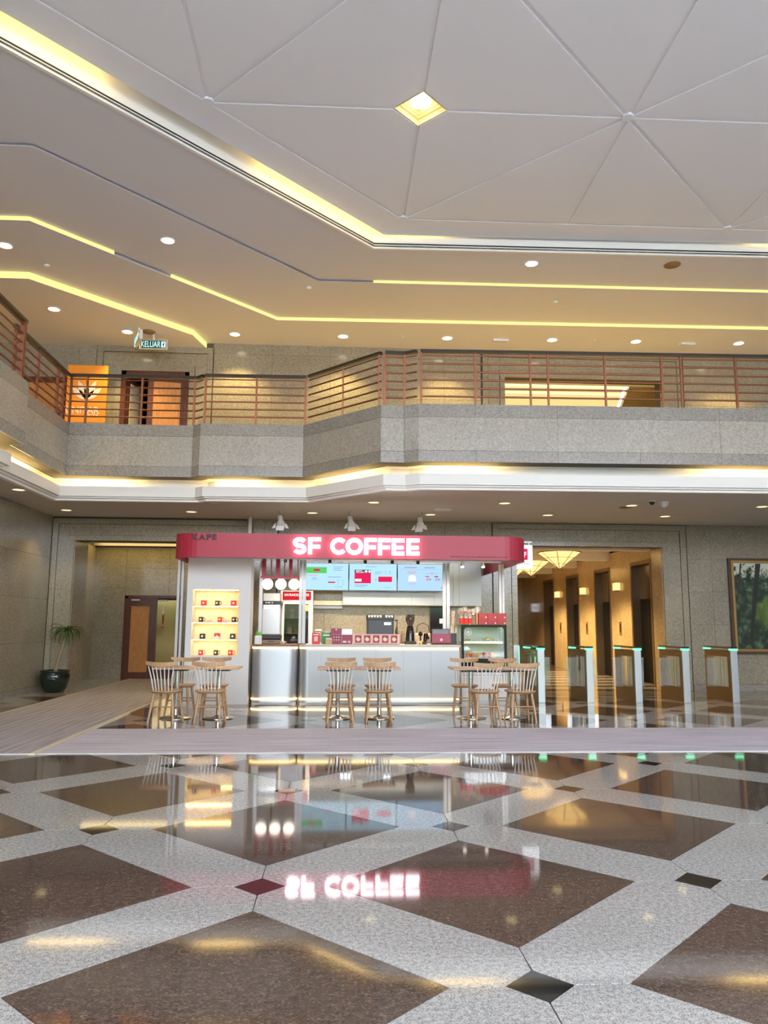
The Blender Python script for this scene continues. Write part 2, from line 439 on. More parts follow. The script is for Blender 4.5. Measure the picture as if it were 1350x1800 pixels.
# banded floor in front of and inside the lift lobby, plain floor in the other passages
yb = 15.454
for k in range(6):
    MB().box(2.9,11.6,yb,yb+.236,-.01,0).build('band_tile', M['brown_granite' if k%2 else 'white_granite'], floor); yb += .24
MB().box(-6.12,2.896,15.454,16.89,-.01,0).build('pale_tile', M['white_granite'], floor)
yb = 16.9
for k in range(14):
    wdt = .55 if k%2 else .45
    MB().box(3.95,7.6,yb,yb+wdt-.004,-.01,0).build('band_tile', M['white_granite' if k%2 else 'brown_granite'], floor); yb += wdt
MB().box(3.95,7.6,yb,31.4,-.01,0).build('band_tile', M['brown_granite'], floor)
MB().box(-6.3,-2.0,16.9,20.4,-.01,0).build('pale_tile', M['white_granite'], floor)

# ---------------------------------------------------------------- walls clad in granite slabs
def slabs(par, mat, x0,x1,z0,z1, plane, holes=(), dx=1.35, dz=.92, axis='y', face=-1, ox=0, oz=0, th=.025):
    """cover a wall rectangle with slabs; axis 'y': wall at y=plane facing -y (face -1); axis 'x': wall at x=plane facing +x/-x"""
    xs = sorted({x0,x1,*[h[0] for h in holes],*[h[1] for h in holes],*[x0+ox+dx*k for k in range(-1,60) if x0+.3 < x0+ox+dx*k < x1-.3]})
    zs = sorted({z0,z1,*[h[2] for h in holes],*[h[3] for h in holes],*[z0+oz+dz*k for k in range(-1,30) if z0+.15 < z0+oz+dz*k < z1-.15]})
    xs = [x for x in xs if x0 <= x <= x1]; zs = [z for z in zs if z0 <= z <= z1]
    for a, b in zip(xs, xs[1:]):
        for c, d in zip(zs, zs[1:]):
            if any(h[0] <= (a+b)/2 <= h[1] and h[2] <= (c+d)/2 <= h[3] for h in holes) or b-a < .02 or d-c < .02: continue
            g = .0025; p0, p1 = sorted((plane, plane+face*th))
            if axis == 'y': MB().box(a+g,b-g,p0,p1,c+g,d-g).build('stone_slab', mat, par)
            else: MB().box(p0,p1,a+g,b-g,c+g,d-g).build('stone_slab', mat, par)
def wall_core(name, rects, mat='wall_joint'):
    m = MB()
    for r in rects: m.box(*r)
    o = m.build(name, M[mat]); o['kind'] = 'structure'; return o
YB = 16.88
def frame_core(name, x0,x1,z0,z1, holes, y0, y1):
    hs = sorted(holes); rects = []; x = x0
    for h in hs:
        rects.append((x,h[0],y0,y1,z0,z1)); rects.append((h[0],h[1],y0,y1,h[3],z1)); x = h[1]
    rects.append((x,x1,y0,y1,z0,z1)); return wall_core(name, rects)
LO = [(-5.64,-2.1,0,3.15),(3.95,7.25,0,3.15)]
wb = frame_core('wall_back', -6.3, 12.6, 0, 3.68, LO, YB, YB+.3)
slabs(wb, M['wall_granite'], -2.0,3.4,0,3.66, YB, LO, 1.32,.93, ox=.4)
slabs(wb, M['wall_granite'], 7.83,12.4,0.14,3.66, YB, [], 1.38,.72, ox=.55, oz=.58)
bx('base_course', M['rail_granite_dark'], wb, 7.83,12.4,YB-.035,YB,0,.135)
UP = [(-4.85,-3.36,4.9,6.95),(3.75,7.4,4.9,7.02)]
wu = frame_core('wall_back_upper', -8.6, 12.6, 4.9, 7.80, UP, YB, YB+.3)
slabs(wu, M['wall_granite'], -8.4,-5.42,4.9,7.56, YB, [], 1.3,1.0, oz=.6)
slabs(wu, M['wall_granite'], -2.84,3.2,4.9,7.66, YB, [], 1.3,.95, oz=.6)
slabs(wu, M['wall_granite'], -2.86,-2.84,7.5,7.66,YB)
slabs(wu, M['wall_granite'], 7.95,12.4,4.9,7.66, YB, [], 1.3,.95, oz=.6)
# stepped stone door frames
def stone_frame(name, x0,x1,xi0,xi1, z0, zi, z1, y, mat):
    f = root(name); yy = y
    a, b, t = xi0-x0, x1-xi1, z1-zi
    for k, (p, q, pr) in enumerate(((0,.24,.055),(.255,.76,.035),(.775,1,.06))):
        l0, l1 = x0+a*p, x0+a*q; r0, r1 = x1-b*q, x1-b*p; t0, t1 = z1-t*q, z1-t*p
        zz = z0
        while zz < t0-.05:
            ze = min(t0, zz+1.05 if t0-zz > 1.4 else t0)
            MB().box(l0,l1,y-pr,y,zz+.002,ze-.002).build('stone_block', mat, f)
            MB().box(r0,r1,y-pr,y,zz+.002,ze-.002).build('stone_block', mat, f); zz = ze
        n = max(1, round((r0-l1)/1.15)); wd = (r0-l1)/n
        MB().prismy([(l0,t0),(l1,t0),(l1,t0),(l1,t1),(l0,t1)][:1]+[(l1,t0),(l1,t1),(l0,t1)], y-pr, y).build('stone_block', mat, f)
        MB().prismy([(r0,t0),(r1,t0),(r1,t1),(r0,t1)], y-pr, y).build('stone_block', mat, f)
        for i in range(n):
            MB().box(l1+wd*i+.002,l1+wd*(i+1)-.002,y-pr,y,t0,t1).build('stone_block', mat, f)
    return f
stone_frame('trim_1', -6.1,-1.64,-5.64,-2.1,0,3.15,3.62, YB, M['wall_granite'])
stone_frame('trim_2', 3.42,7.80,3.95,7.25,0,3.15,3.64, YB, M['wall_granite'])
stone_frame('trim_3', -5.40,-2.86,-4.85,-3.36,4.9,6.95,7.52, YB, M['wall_granite'])
stone_frame('trim_4', 3.24,7.92,3.75,7.4,4.9,7.02,7.64, YB, M['wall_granite'])
# left walls
wl = wall_core('wall_left', [(-6.45,-6.14,-6.5,YB,0,3.68)])
slabs(wl, M['wall_granite'], 7.0,YB-.03,.12,3.66,-6.14,[],1.25,.88,axis='x',face=1)
bx('base_course', M['rail_granite_dark'], wl, -6.14,-6.105,7.0,YB-.03,0,.118)
wlu = wall_core('wall_left_upper', [(-8.8,-8.5,-6.5,YB+.3,4.9,7.75)])
slabs(wlu, M['wall_granite'], 8.0,YB,4.9,7.55,-8.5,[(12.6,15.2,4.9,7.1)],1.3,1.0,axis='x',face=1)
wr = wall_core('wall_right', [(12.4,12.7,-6.5,YB+.3,0,8.0)], 'plaster')
# left passage
wp = wall_core('wall_passage', [(-6.5,-6.25,YB+.3,20.6,0,3.7),(-6.5,-1.4,20.32,20.6,0,3.7),(-2.0,-1.8,YB+.3,20.4,0,3.7)])
slabs(wp, M['wall_granite'], -6.25,-5.44,.0,3.34,20.32,[],1.3,1.15)
slabs(wp, M['wall_granite'], -5.44,-2.0,2.1,3.34,20.32,[],1.1,.7)
slabs(wp, M['wall_granite'], -4.0,-2.0,0,2.1,20.32,[],1.1,1.05)
slabs(wp, M['wall_granite'], YB+.3,20.3,0,3.34,-6.25,[],1.2,1.1,axis='x',face=1)
slabs(wp, M['wall_granite'], YB+.3,20.3,0,3.34,-2.0,[],1.2,1.1,axis='x',face=-1)
for n_, xx in (('jamb',-5.64),('jamb',-2.1)):
    bx('jamb', M['wall_granite'], wp, xx-.16 if xx < -3 else xx-.012, xx+.012 if xx < -3 else xx+.16, YB, YB+.85, 0, 3.15)
cp = root('ceiling_passage')
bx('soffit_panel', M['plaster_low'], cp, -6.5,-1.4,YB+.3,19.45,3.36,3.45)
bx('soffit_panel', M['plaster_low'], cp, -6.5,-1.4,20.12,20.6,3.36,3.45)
bx('trough_top', M['plaster_low'], cp, -6.5,-1.4,19.45,20.12,3.5,3.56)
bx('light_trough', M['trough'], cp, -6.1,-2.05,19.5,20.08,3.44,3.47)

# lift lobby
wlob = wall_core('wall_lobby', [(7.86,8.1,YB+.3,31.6,0,3.7),(3.5,3.75,YB+.3,31.6,0,3.7),(3.5,8.1,31.4,31.6,0,3.7)])
LIFTS = [(18.45,19.55),(21.3,22.4),(24.15,25.25),(27.0,28.1)]
prev = YB+.3
for a, b in LIFTS:
    for p, q in ((prev, a-.12),):
        bx('stone_pier', M['lobby_stone'], wlob, 7.6,7.86,p,q,0,3.4)
    bx('stone_pier', M['lobby_stone'], wlob, 7.6,7.86,a-.12,b+.12,3.02,3.4)
    prev = b+.12
bx('stone_pier', M['lobby_stone'], wlob, 7.6,7.86,prev,31.4,0,3.4)
for k, (a, b) in enumerate(LIFTS):
    d = root('door_%d' % (k+2))
    fr = MB().box(7.585,7.86,a-.12,a-.03,0,2.93).box(7.585,7.86,b+.03,b+.12,0,2.93).box(7.585,7.86,a-.12,b+.12,2.93,3.02).build('door_frame', M['bronze'], d)
    bx('transom', M['lift_brown'], d, 7.78,7.86,a-.03,b+.03,2.08,2.93)
    bx('lift_door', M['lift_black'], d, 7.80,7.86,a-.03,(a+b)/2-.003,0,2.08)
    bx('lift_door', M['lift_black'], d, 7.80,7.86,(a+b)/2+.003,b+.03,0,2.08)
bx('stone_pier', M['lobby_stone'], wlob, 3.75,3.95,YB+.3,31.4,0,3.4)
slabs(wlob, M['lobby_stone'], 3.95,7.6,0,3.4,31.4,[(6.45,7.3,0,2.35)],1.2,1.1)
for xx, yy0, yy1 in ((7.25,YB,YB+.55),(3.95,YB,YB+.55)):
    bx('jamb', M['lobby_stone'], wlob, xx-.012 if xx > 5 else xx-.2, xx+.35 if xx > 5 else xx+.012, YB+.001, yy1, 0, 3.15)
clob = root('ceiling_lobby')
bx('ceiling_panel', M['plaster'], clob, 3.5,8.1,YB+.3,31.6,3.46,3.56)
for yy in (17.6,18.45,21.35,24.3,27.2,29.5):
    bx('beam', M['plaster'], clob, 3.95,7.6,yy-.17,yy+.17,3.22,3.46)
d6 = root('door_6')
bx('dark_glass', M['gloss_black'], d6, 6.5,7.25,31.36,31.39,0,2.2)
bx('door_header', M['grey_metal'], d6, 6.45,7.3,31.33,31.4,2.2,2.35)
# upper room seen through the wide opening
wur = wall_core('wall_upper_room', [(2.2,11.0,24.0,24.3,4.9,7.7),(2.2,2.4,YB+.3,24.0,4.9,7.7),(10.8,11.0,YB+.3,24.0,4.9,7.7)], 'lobby_stone')
cur = root('ceiling_upper_room')
MB().box(2.2,11,YB+.3,17.45,7.06,7.2).build('ceiling_panel', M['plaster'], cur)
MB().prism([(6.9,17.45),(11,17.45),(11,24),(8.6,24)],7.06,7.2).build('ceiling_panel', M['lobby_stone'], cur)
MB().prism([(2.2,17.45),(6.9,17.45),(8.6,24),(2.2,24)],7.38,7.45).build('glow_ceiling', M['ceiling_glow'], cur)  # whole ceiling glows by itself, standing in for light falling on it
for yy, hh in ((17.75,.16),(18.35,.22),(19.0,.12)):
    MB().box(2.5,7.0+(yy-17.45)*.2,yy,yy+hh,7.35,7.375).build('light_trough', M['trough_up'], cur)
# upper door and the room behind it
wrm = wall_core('wall_upper_office', [(-6.0,-2.2,21.5,21.7,4.9,7.6),(-6.0,-5.8,YB+.3,21.5,4.9,7.6),(-2.4,-2.2,YB+.3,21.5,4.9,7.6),(-6.0,-2.2,YB+.3,21.7,7.2,7.3)], 'shade_room')
d1 = root('door_1')
MB().box(-4.85,-4.75,YB-.02,YB+.2,4.9,6.95).box(-3.46,-3.36,YB-.02,YB+.2,4.9,6.95).box(-4.85,-3.36,YB-.02,YB+.2,6.85,6.95).build('door_frame', M['mahogany'], d1)
leaf = MB().box(0,.80,-.02,.02,4.92,6.83).build('door_leaf', M['mahogany'], d1, (-3.47,YB+.12,0), (0,0,R(180+12)))
MB().box(.10,.68,.02,.03,5.05,6.72).box(.10,.68,-.03,-.02,5.05,6.72).build('door_panel', M['orange_wood'], leaf)
leaf2 = MB().box(0,.62,-.02,.02,4.92,6.83).build('door_leaf', M['mahogany'], d1, (-4.74,YB+.12,0), (0,0,R(78)))
MB().box(.08,.52,-.03,-.02,5.05,6.72).build('door_panel', M['cream'], leaf2)
# ground floor passage door
d7 = root('door_7')
MB().box(-5.42,-5.34,20.24,20.33,0,2.08).box(-4.08,-4.0,20.24,20.33,0,2.08).box(-5.42,-4.0,20.24,20.33,2.03,2.1).box(-4.72,-4.66,20.25,20.33,0,2.04).build('door_frame', M['mahogany'], d7)
MB().box(-5.34,-4.72,20.26,20.30,0,.17).box(-5.34,-4.72,20.26,20.30,1.83,2.03).box(-5.34,-5.26,20.26,20.30,.17,1.83).box(-4.80,-4.72,20.26,20.30,.17,1.83).build('door_leaf', M['mahogany'], d7)
bx('door_panel', M['orange_wood'], d7, -5.26,-4.80,20.275,20.295,.17,1.83)
bx('door_glass', M['mirror_glass'], d7, -4.60,-4.10,20.27,20.29,.25,1.98)
MB().box(-4.66,-4.60,20.26,20.30,0,2.03).box(-4.10,-4.06,20.26,20.30,0,2.03).box(-4.60,-4.10,20.26,20.30,0,.25).build('door_leaf', M['mahogany'], d7)
bx('door_closer', M['steel'], d7, -5.25,-5.05,20.20,20.26,1.97,2.0)
bx('door_closer', M['grey_metal'], d7, -4.55,-4.35,20.20,20.27,1.96,1.99)
MB().box(-4.47,-4.42,20.255,20.27,1.62,1.84).build('door_sign', M['paper'], d7)
MB().box(-4.47,-4.42,20.255,20.27,1.38,1.60).build('door_sign', M['red_deep'], d7)
MB().cone((-4.44,20.25,1.30),(-4.44,20.27,1.30),.03).build('door_sign', M['red_print'], d7)

# ---------------------------------------------------------------- balcony: parapet, cove trim, soffit
PATH = [(-4.74,-6.4),(-4.74,11.69),(-4.955,11.70),(-4.955,14.10),(-2.70,14.08),(-2.54,13.92),(-.66,13.88),(.68,12.44),(1.07,12.46),(1.29,12.33),(12.4,12.0)]
ZB, ZT = 4.045, 5.02
wbal = MB().beam(PATH,[(-.32,ZB),(-.012,ZB),(-.012,ZT-.004),(-.32,ZT-.004),(-.32,ZB)]).build('wall_balcony', M['wall_joint']); wbal['kind']='structure'
def seg_panels(a, b, joints, z0, z1, mat, ti, tj):
    """stone panels on the room side of one straight piece of parapet; ti/tj: mitre trims at both ends"""
    dx, dy = b[0]-a[0], b[1]-a[1]; L = math.hypot(dx,dy); ux, uy = dx/L, dy/L; nx, ny = uy,-ux
    cuts = [0, *[j for j in joints if .15 < j < L-.15], L]
    for p, q in zip(cuts, cuts[1:]):
        g = .002
        def at(s, d): return (a[0]+ux*s+nx*d, a[1]+uy*s+ny*d)
        p0, q0 = p+g, q-g
        e0 = ti if p == 0 else 0; e1 = tj if q == L else 0
        MB().prism([at(p0+e0*.02,-.02), at(q0+e1*.02,-.02), at(q0-0,0), at(p0,0)], z0+g, z1-g).build('stone_panel', mat, wbal)
CO = [(ZB,4.235,'rail_granite_dark'),(4.235,4.80,'rail_granite'),(4.80,ZT,'rail_granite_dark')]
for k in range(len(PATH)-1):
    a, b = PATH[k], PATH[k+1]
    if k == 0: a = (a[0],3.0)
    L = math.hypot(b[0]-a[0], b[1]-a[1])
    for i, (z0,z1,mn) in enumerate(CO):
        if k == 9: js = [.95+1.365*n+(0 if i != 1 else .0) for n in range(9)] if i != 1 else [2.31+1.365*2*n for n in range(5)]
        else: js = [1.2*n for n in range(1,8)] if (k == 0) else []
        seg_panels(a, b, js, z0, z1, M[mn], 0, 0)
        if k in (1,): pass
fl = MB().prism([(-8.6,-6.4),(-5.0,-6.4),(-5.0,11.72),(-5.22,11.72),(-5.22,14.38),(-2.4,14.38),(-.55,14.2),(.8,12.75),(12.4,12.3),(12.4,24),(-8.6,24)],4.6,4.9).build('floor_upper', P('upper_floor',(.60,.51,.34),.6)); fl['kind']='structure'
# cove trough and trim below the parapet
t5 = root('trim_5')
MB().beam(PATH,[(-.52,ZB),(-.52,3.74),(-.17,3.74),(-.17,3.875),(-.13,3.875),(-.13,3.69),(-.19,3.69),(-.19,3.665),(-.24,3.655),(-.24,3.62),(-.32,3.62),(-.32,3.66)]).build('cove_moulding', M['trim_white'], t5)
MB().beam(PATH,[(-.30,ZB),(-.52,ZB)]).build('cove_top', M['trim_white'], t5)
def cove_tube(a, b, mat='cove'):
    ax, ay = a; bx_, by = b
    MB().cone((ax,ay,3.79),(bx_,by,3.79),.028,n=8).build('cove_lamp', M[mat], t5)
off = -.40
cove_tube((-5.33,4.0),(-5.33,6.0)); cove_tube((-5.13-.0,8.0),(-5.13,9.6)); cove_tube((-5.13,10.1),(-5.13,11.4)); cove_tube((-5.345,12.1),(-5.345,13.5))
cove_tube((-5.2,14.49),(-3.9,14.48)); cove_tube((-2.35,14.31),(-1.4,14.29)); cove_tube((-.42,14.05),(.55,13.02))
cove_tube((1.45,12.74),(2.6,12.70)); cove_tube((6.2,12.56),(7.4,12.52)); cove_tube((8.0,12.51),(9.2,12.47))
SOFF = offset(PATH, -.30)
cl = root('ceiling_lower')
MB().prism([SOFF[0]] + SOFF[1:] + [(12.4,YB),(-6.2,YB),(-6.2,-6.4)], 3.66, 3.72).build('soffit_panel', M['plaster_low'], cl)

# ---------------------------------------------------------------- stepped upper ceiling
def sc_(pts, z): return [(x*(z-1.4)/6.15, y*(z-1.4)/6.15) for x,y in pts]
Z0, Z1, Z2, Z3, ZW = 7.52, 7.64, 7.70, 7.745, 7.97
LA = sc_([(-8.55,13.6),(-5.66,13.58),(-3.2,16.15)], Z0) + [(-3.02,YB-.03)]
LB = sc_([(-8.3,11.5),(-4.84,11.49),(-1.31,15.18),(12.1,14.86)], Z1)
LC = sc_([(-8.3,9.56),(-4.05,9.55),(-.42,13.31),(12.0,13.11)], Z2)
LD = sc_([(-8.3,7.75),(-3.75,7.75),(.5,12.02),(12.0,11.75)], Z3)
ce = root('ceiling')
def upper(poly, z, mat='plaster', name='ceiling_panel'): return MB().prism(poly, z, z+.006).build(name, M[mat], ce)
upper([LA[0],LA[1],LA[2],LA[3],(-3.02,YB+.02),(-9,YB+.02),(-9,LA[0][1])], Z0)
upper([LB[0],LB[1],LB[2],LB[3],(12.6,LB[3][1]),(12.6,YB+.02),(-3.02,YB+.02),LA[3],LA[2],LA[1],LA[0]], Z1)
upper([LC[0],LC[1],LC[2],LC[3],LB[3],LB[2],LB[1],LB[0]], Z2)
upper([*offset(LD,.0),LC[3],LC[2],LC[1],LC[0]], Z3)
def riser(path, z0, z1, mat='plaster', d=0, name='riser'):
    return MB().beam(path,[(d,z0),(d,z1+.03)]).build(name, M[mat], ce)
def pocket(path, z0, z1): return MB().beam(path,[(-.10,z0+.006),(-.10,z1+.05),(.0,z1+.05),(.0,z1)]).build('riser', M['plaster'], ce)
pocket(LA,Z0,Z1); pocket(LB,Z1,Z2); pocket(LC,Z2,Z3)
# strip lights set along the risers (each its own lamp)
def lerp(a, b, t): return (a[0]+(b[0]-a[0])*t, a[1]+(b[1]-a[1])*t)
def strip_light(path, z0, z1, mat, label):
    o = MB().bar(path, .012, z0+.004, z1-.002, .018).build('strip_light', M[mat])
    tag(o, label, 'strip light', 'recessed strip lights of the upper ceiling'); return o
strip_light([(-8.35,LA[0][1]),*LA[1:3],lerp(LA[2],LA[3],.97)], Z0, Z1, 'strip', 'broad yellow ceiling strip light nearest the upper door, ending above its stone frame')
strip_light([LB[0],LB[1],lerp(LB[1],LB[2],.28)], Z1, Z2, 'strip', 'yellow ceiling strip light bending over the railing at the far end of the side balcony')
strip_light([lerp(LB[1],LB[2],.5),LB[2],LB[3]], Z1, Z2, 'strip', 'long thin yellow ceiling strip light running straight above the row of small downlights')
strip_light([lerp(LC[2],LC[3],.08),LC[3]], Z2, Z3, 'strip', 'thin yellow ceiling strip light running between the two large downlights and the ceiling well')
# well: riser with dark air slot, hidden tubes, suspended triangular panels
riser(LD, Z3-.012, Z3+.02, 'trim_white', .05, 'lip')
MB().beam(LD,[(.05,Z3-.012),(0,Z3-.012)]).build('lip', M['trim_white'], ce)
MB().bar(LD, .03, Z3+.02, Z3+.048, .04).build('air_slot', M['slot_black'], ce)
MB().bar(LD, .03, Z3+.048, Z3+.062, .05).build('slot_blade', M['trim_white'], ce)
MB().bar(LD, .03, Z3+.062, Z3+.090, .04).build('air_slot', M['slot_black'], ce)
MB().bar(LD, .03, Z3+.090, Z3+.105, .05).build('slot_blade', M['trim_white'], ce)
riser(LD, Z3, 8.4, 'trim_white')
LE = [(-8.3,7.72),(-3.80,7.69),(.705,12.32),(LD[3][0],LD[3][1]-.09)]
MB().prism([LD[0],LD[1],LD[2],LD[3],(12.4,-6.4),(-9,-6.4)], 8.42, 8.5).build('well_top', M['trim_white'], ce)
def well_tube(a, b):
    MB().cone((a[0],a[1],8.06),(b[0],b[1],8.06),.025,n=8).build('well_lamp', M['well_tube'], ce)
LT = offset(LD, .20)
for p, q in ((.0,.22),(.60,1.0)): well_tube(lerp(LT[1],LT[2],p), lerp(LT[1],LT[2],q))
for p, q in ((.0,.10),(.55,.62),(.9,1)): well_tube(lerp(LT[2],LT[3],p), lerp(LT[2],LT[3],q))
NX, NY, NM = .98, 9.065, 2.715
def nd(i, j): return (NX+NM*i, NY+NM*j-.012*(NX+NM*i))
well_poly = [LE[0],LE[1],LE[2],LE[3],(12.4,-6.4),(-9,-6.4)]
lx, ly = nd(0,0); q_ = .33
bk = MB()
for c_ in ((-9,lx-q_,-7,20),(lx+q_,13,-7,20),(lx-q_,lx+q_,ly+q_,20),(lx-q_,lx+q_,-7,ly-q_)):
    pl_ = clip(well_poly, *c_)
    if len(pl_) > 2: bk.prism(pl_, ZW+.021, ZW+.04)
for sx, sy in ((1,1),(1,-1),(-1,1),(-1,-1)): bk.prism([(lx+sx*q_,ly),(lx+sx*q_,ly+sy*q_),(lx,ly+sy*q_)], ZW+.021, ZW+.04)
bk.build('well_backing', M['well_white'], ce)
# border band along the edge of the well
edge = [nd(-6,-5), nd(0,1), nd(5,1)]
inner = offset(edge, -.027)
MB().prism([(-9,LE[0][1]),LE[1],LE[2],LE[3],inner[2],inner[1],inner[0]][1:], ZW, ZW+.020).build('border_panel', M['well_white'], ce)
def inset(tri, d):
    a = sum(tri[i][0]*tri[(i+1)%len(tri)][1]-tri[(i+1)%len(tri)][0]*tri[i][1] for i in range(len(tri)))
    if a < 0: tri = tri[::-1]
    n = len(tri); out = []
    for i in range(n):
        p, q, r = Vector(tri[i-1]), Vector(tri[i]), Vector(tri[(i+1)%n])
        e1, e2 = (q-p).normalized(), (r-q).normalized()
        n1, n2 = Vector((-e1.y,e1.x)), Vector((-e2.y,e2.x)); b = (n1+n2).normalized()
        out.append(tuple(q+b*d/max(.2,b.dot(n1))))
    return out
LAMPCUT = .33
for i in range(-4,4):
    for j in range(-6,1):
        c = {(0,0):nd(i,j),(1,0):nd(i+1,j),(1,1):nd(i+1,j+1),(0,1):nd(i,j+1)}
        star = [k for k in c if (i+k[0]+j+k[1])%2]
        plain = [k for k in c if k not in star]
        for pl in plain:
            ii, jj = i+pl[0], j+pl[1]
            if jj - ii > 0 and True:
                cen = (i+pl[0]+i+star[0][0]+i+star[1][0])/3, (j+pl[1]+j+star[0][1]+j+star[1][1])/3
                if cen[1]-cen[0] > 1: continue
            tri = [c[pl], c[star[0]], c[star[1]]]
            if (ii,jj) == (0,0) or (ii+jj)%2 == 0 and -3 <= ii <= 3 and jj <= 0 and (ii,jj) != (1,1):
                A, B1, B2 = (Vector(p) for p in tri)
                tri = [tuple(A+(B1-A).normalized()*LAMPCUT), tuple(B1), tuple(B2), tuple(A+(B2-A).normalized()*LAMPCUT)]
            MB().prism(inset(tri,.027), ZW, ZW+.020).build('triangle_panel', M['well_white'], ce)
for i in range(-4,5):
    for j in range(-4,2):
        if (i+j)%2 and j-i <= 1:
            x, y = nd(i,j)
            MB().cone((x,y,ZW-.012),(x,y,ZW+.03),.075,n=16).build('node_disc', M['well_white'], ce)
# front: daylight comes in through the open glazed side behind the camera
wf = wall_core('wall_front', [(-8.8,12.7,-6.8,-6.5,7.4,8.6)], 'plaster')

# ================================================================ THINGS
# ---------------------------------------------------------------- lamps in the ceilings
def downlight(z, x, y, r, lens, label, group, power, ang=104, rim='white'):
    t = thing('downlight', label, 'downlight', (x,y,z), 0, group)
    MB().lathe([(r*1.02,-.001),(r*1.22,-.002),(r*1.24,-.012),(r*1.02,-.014),(r,.012)],24).build('rim', M[rim], t)
    MB().lathe([(r*1.02,-.006),(r*.6,-.008),(.001,-.009)],24).build('lens', M[lens], t)
    l = bpy.data.lights.new('lamp','SPOT'); l.energy = power; l.color = WARM; l.spot_size = R(ang); l.spot_blend = .5; l.shadow_soft_size = r*.8
    lo = bpy.data.objects.new('lamp', l); C.objects.link(lo); lo.parent = t; lo.location = (0,0,-.03)
    return t
UPD = [(-5.63,12.50,'large downlight above the side balcony railing, furthest from the upper door','A'),
 (-2.90,12.25,'large downlight alone between two bends of ceiling strips, over the left balcony','C'),
 (-5.66,14.86,'downlight over the orange banner end of the balcony','0'),(-4.53,15.97,'downlight beside the hanging exit sign over the upper door','0'),
 (-2.31,16.25,'first small downlight right of the upper door frame','A'),(.045,16.2,'second small downlight from the upper door along the back wall','A'),
 (2.33,16.13,'small downlight on the left of the first ceiling vent','A'),(4.65,16.06,'small downlight on the right of the first ceiling vent','A'),
 (6.52,16.02,'small downlight on the left of the second ceiling vent','A'),(8.83,15.95,'small downlight on the right of the second ceiling vent','A'),
 (3.35,12.72,'large downlight alone in the band beside the ceiling well','D')]
ZZ = {'0':Z0,'A':Z1,'C':Z2,'D':Z3}
for x, y, lb, zk in UPD:
    downlight(ZZ[zk], x, y, .105, 'lamp', 'round white '+lb if 'large' not in lb else 'round '+lb, 'downlights in the upper ceiling', P_UP if y > 15 else P_UP*.3)
LOD = [(-5.49,13.42,'yellow downlight of the lower ceiling nearest the side wall'),(-5.50,15.82,'yellow downlight of the lower ceiling above the potted plant'),
 (-3.00,15.81,'yellow downlight just off the KAFE end of the red fascia'),(-.535,15.72,'yellow downlight between the first and second stage spotlights'),
 (.655,14.22,'yellow downlight near the cove, above the letters COFFEE'),(1.90,15.72,'yellow downlight beside the third stage spotlight'),
 (3.095,14.08,'yellow downlight near the cove, above the right end of the red fascia'),(4.316,15.55,'yellow downlight before the lift lobby frame'),
 (5.53,14.12,'yellow downlight touching a brown ceiling speaker'),(6.76,15.47,'yellow downlight before the right jamb of the lift lobby'),(8.02,14.02,'yellow downlight of the lower ceiling above the jungle painting')]
for x, y, lb in LOD:
    downlight(3.66, x, y, .10, 'lamp_low', 'round '+lb, 'downlights in the lower ceiling', P_LOW)
# square recessed lamp in the ceiling well
x, y = nd(0,0)
t = thing('ceiling_light', 'square recessed warm light with round bulb in the white ceiling well', 'ceiling light', (x,y,ZW))
q = .33
def dia(k): return [(k,0),(0,k),(-k,0),(0,-k)]
m = MB()
for a, z0, b, z1 in ((q,0,q,.075),(q,.075,q*.86,.075),(q*.86,.075,q*.86,.11),(q*.86,.11,q*.78,.11),(q*.78,.11,q*.78,.14)):
    A, B = dia(a), dia(b)
    m.add([(p[0],p[1],z0) for p in A]+[(p[0],p[1],z1) for p in B], [(k,(k+1)%4,(k+1)%4+4,k+4) for k in range(4)])
m.add([(p[0],p[1],.14) for p in dia(q*.78)], [(0,1,2,3)])
m.build('recess', P('lamp_recess',(.85,.72,.42),.5), t)
MB().sphere((0,0,.105),.135,24,12,.25).build('bulb', EM('bulb',(1.0,.93,.78),6), t)
l = bpy.data.lights.new('lamp','POINT'); l.energy = 2.0; l.color = (1,.75,.3); l.shadow_soft_size = .1
lo = bpy.data.objects.new('lamp', l); C.objects.link(lo); lo.parent = t; lo.location = (0,0,-.02)
# ceiling speakers, vents, cameras, detectors
def disc(name, x, y, z, r, mat, label, cat, group=None):
    t = thing(name, label, cat, (x,y,z), 0, group)
    MB().lathe([(.001,-.012),(r*.9,-.012),(r,-.008),(r*1.05,0)],24).build('rim', M[mat], t)
    MB().lathe([(.001,-.016),(r*.85,-.014),(r*.85,-.010)],24).build('grille', M[mat], t)
disc('ceiling_speaker', 5.85, 12.6, Z3, .14,'speaker_brown','round brown ceiling speaker in the band beside the ceiling well','speaker')
disc('ceiling_speaker', -4.08, 15.94, Z0, .14,'speaker_brown','round brown ceiling speaker between the exit signs and the strip light','speaker')
disc('ceiling_speaker', 5.52, 14.40, 3.66, .12,'speaker_brown','round brown ceiling speaker partly hidden by a yellow downlight','speaker')
disc('ceiling_speaker', -2.43, 14.60, 3.66, .13,'plaster_low','round beige ceiling speaker in the lower ceiling at the cove step','speaker')
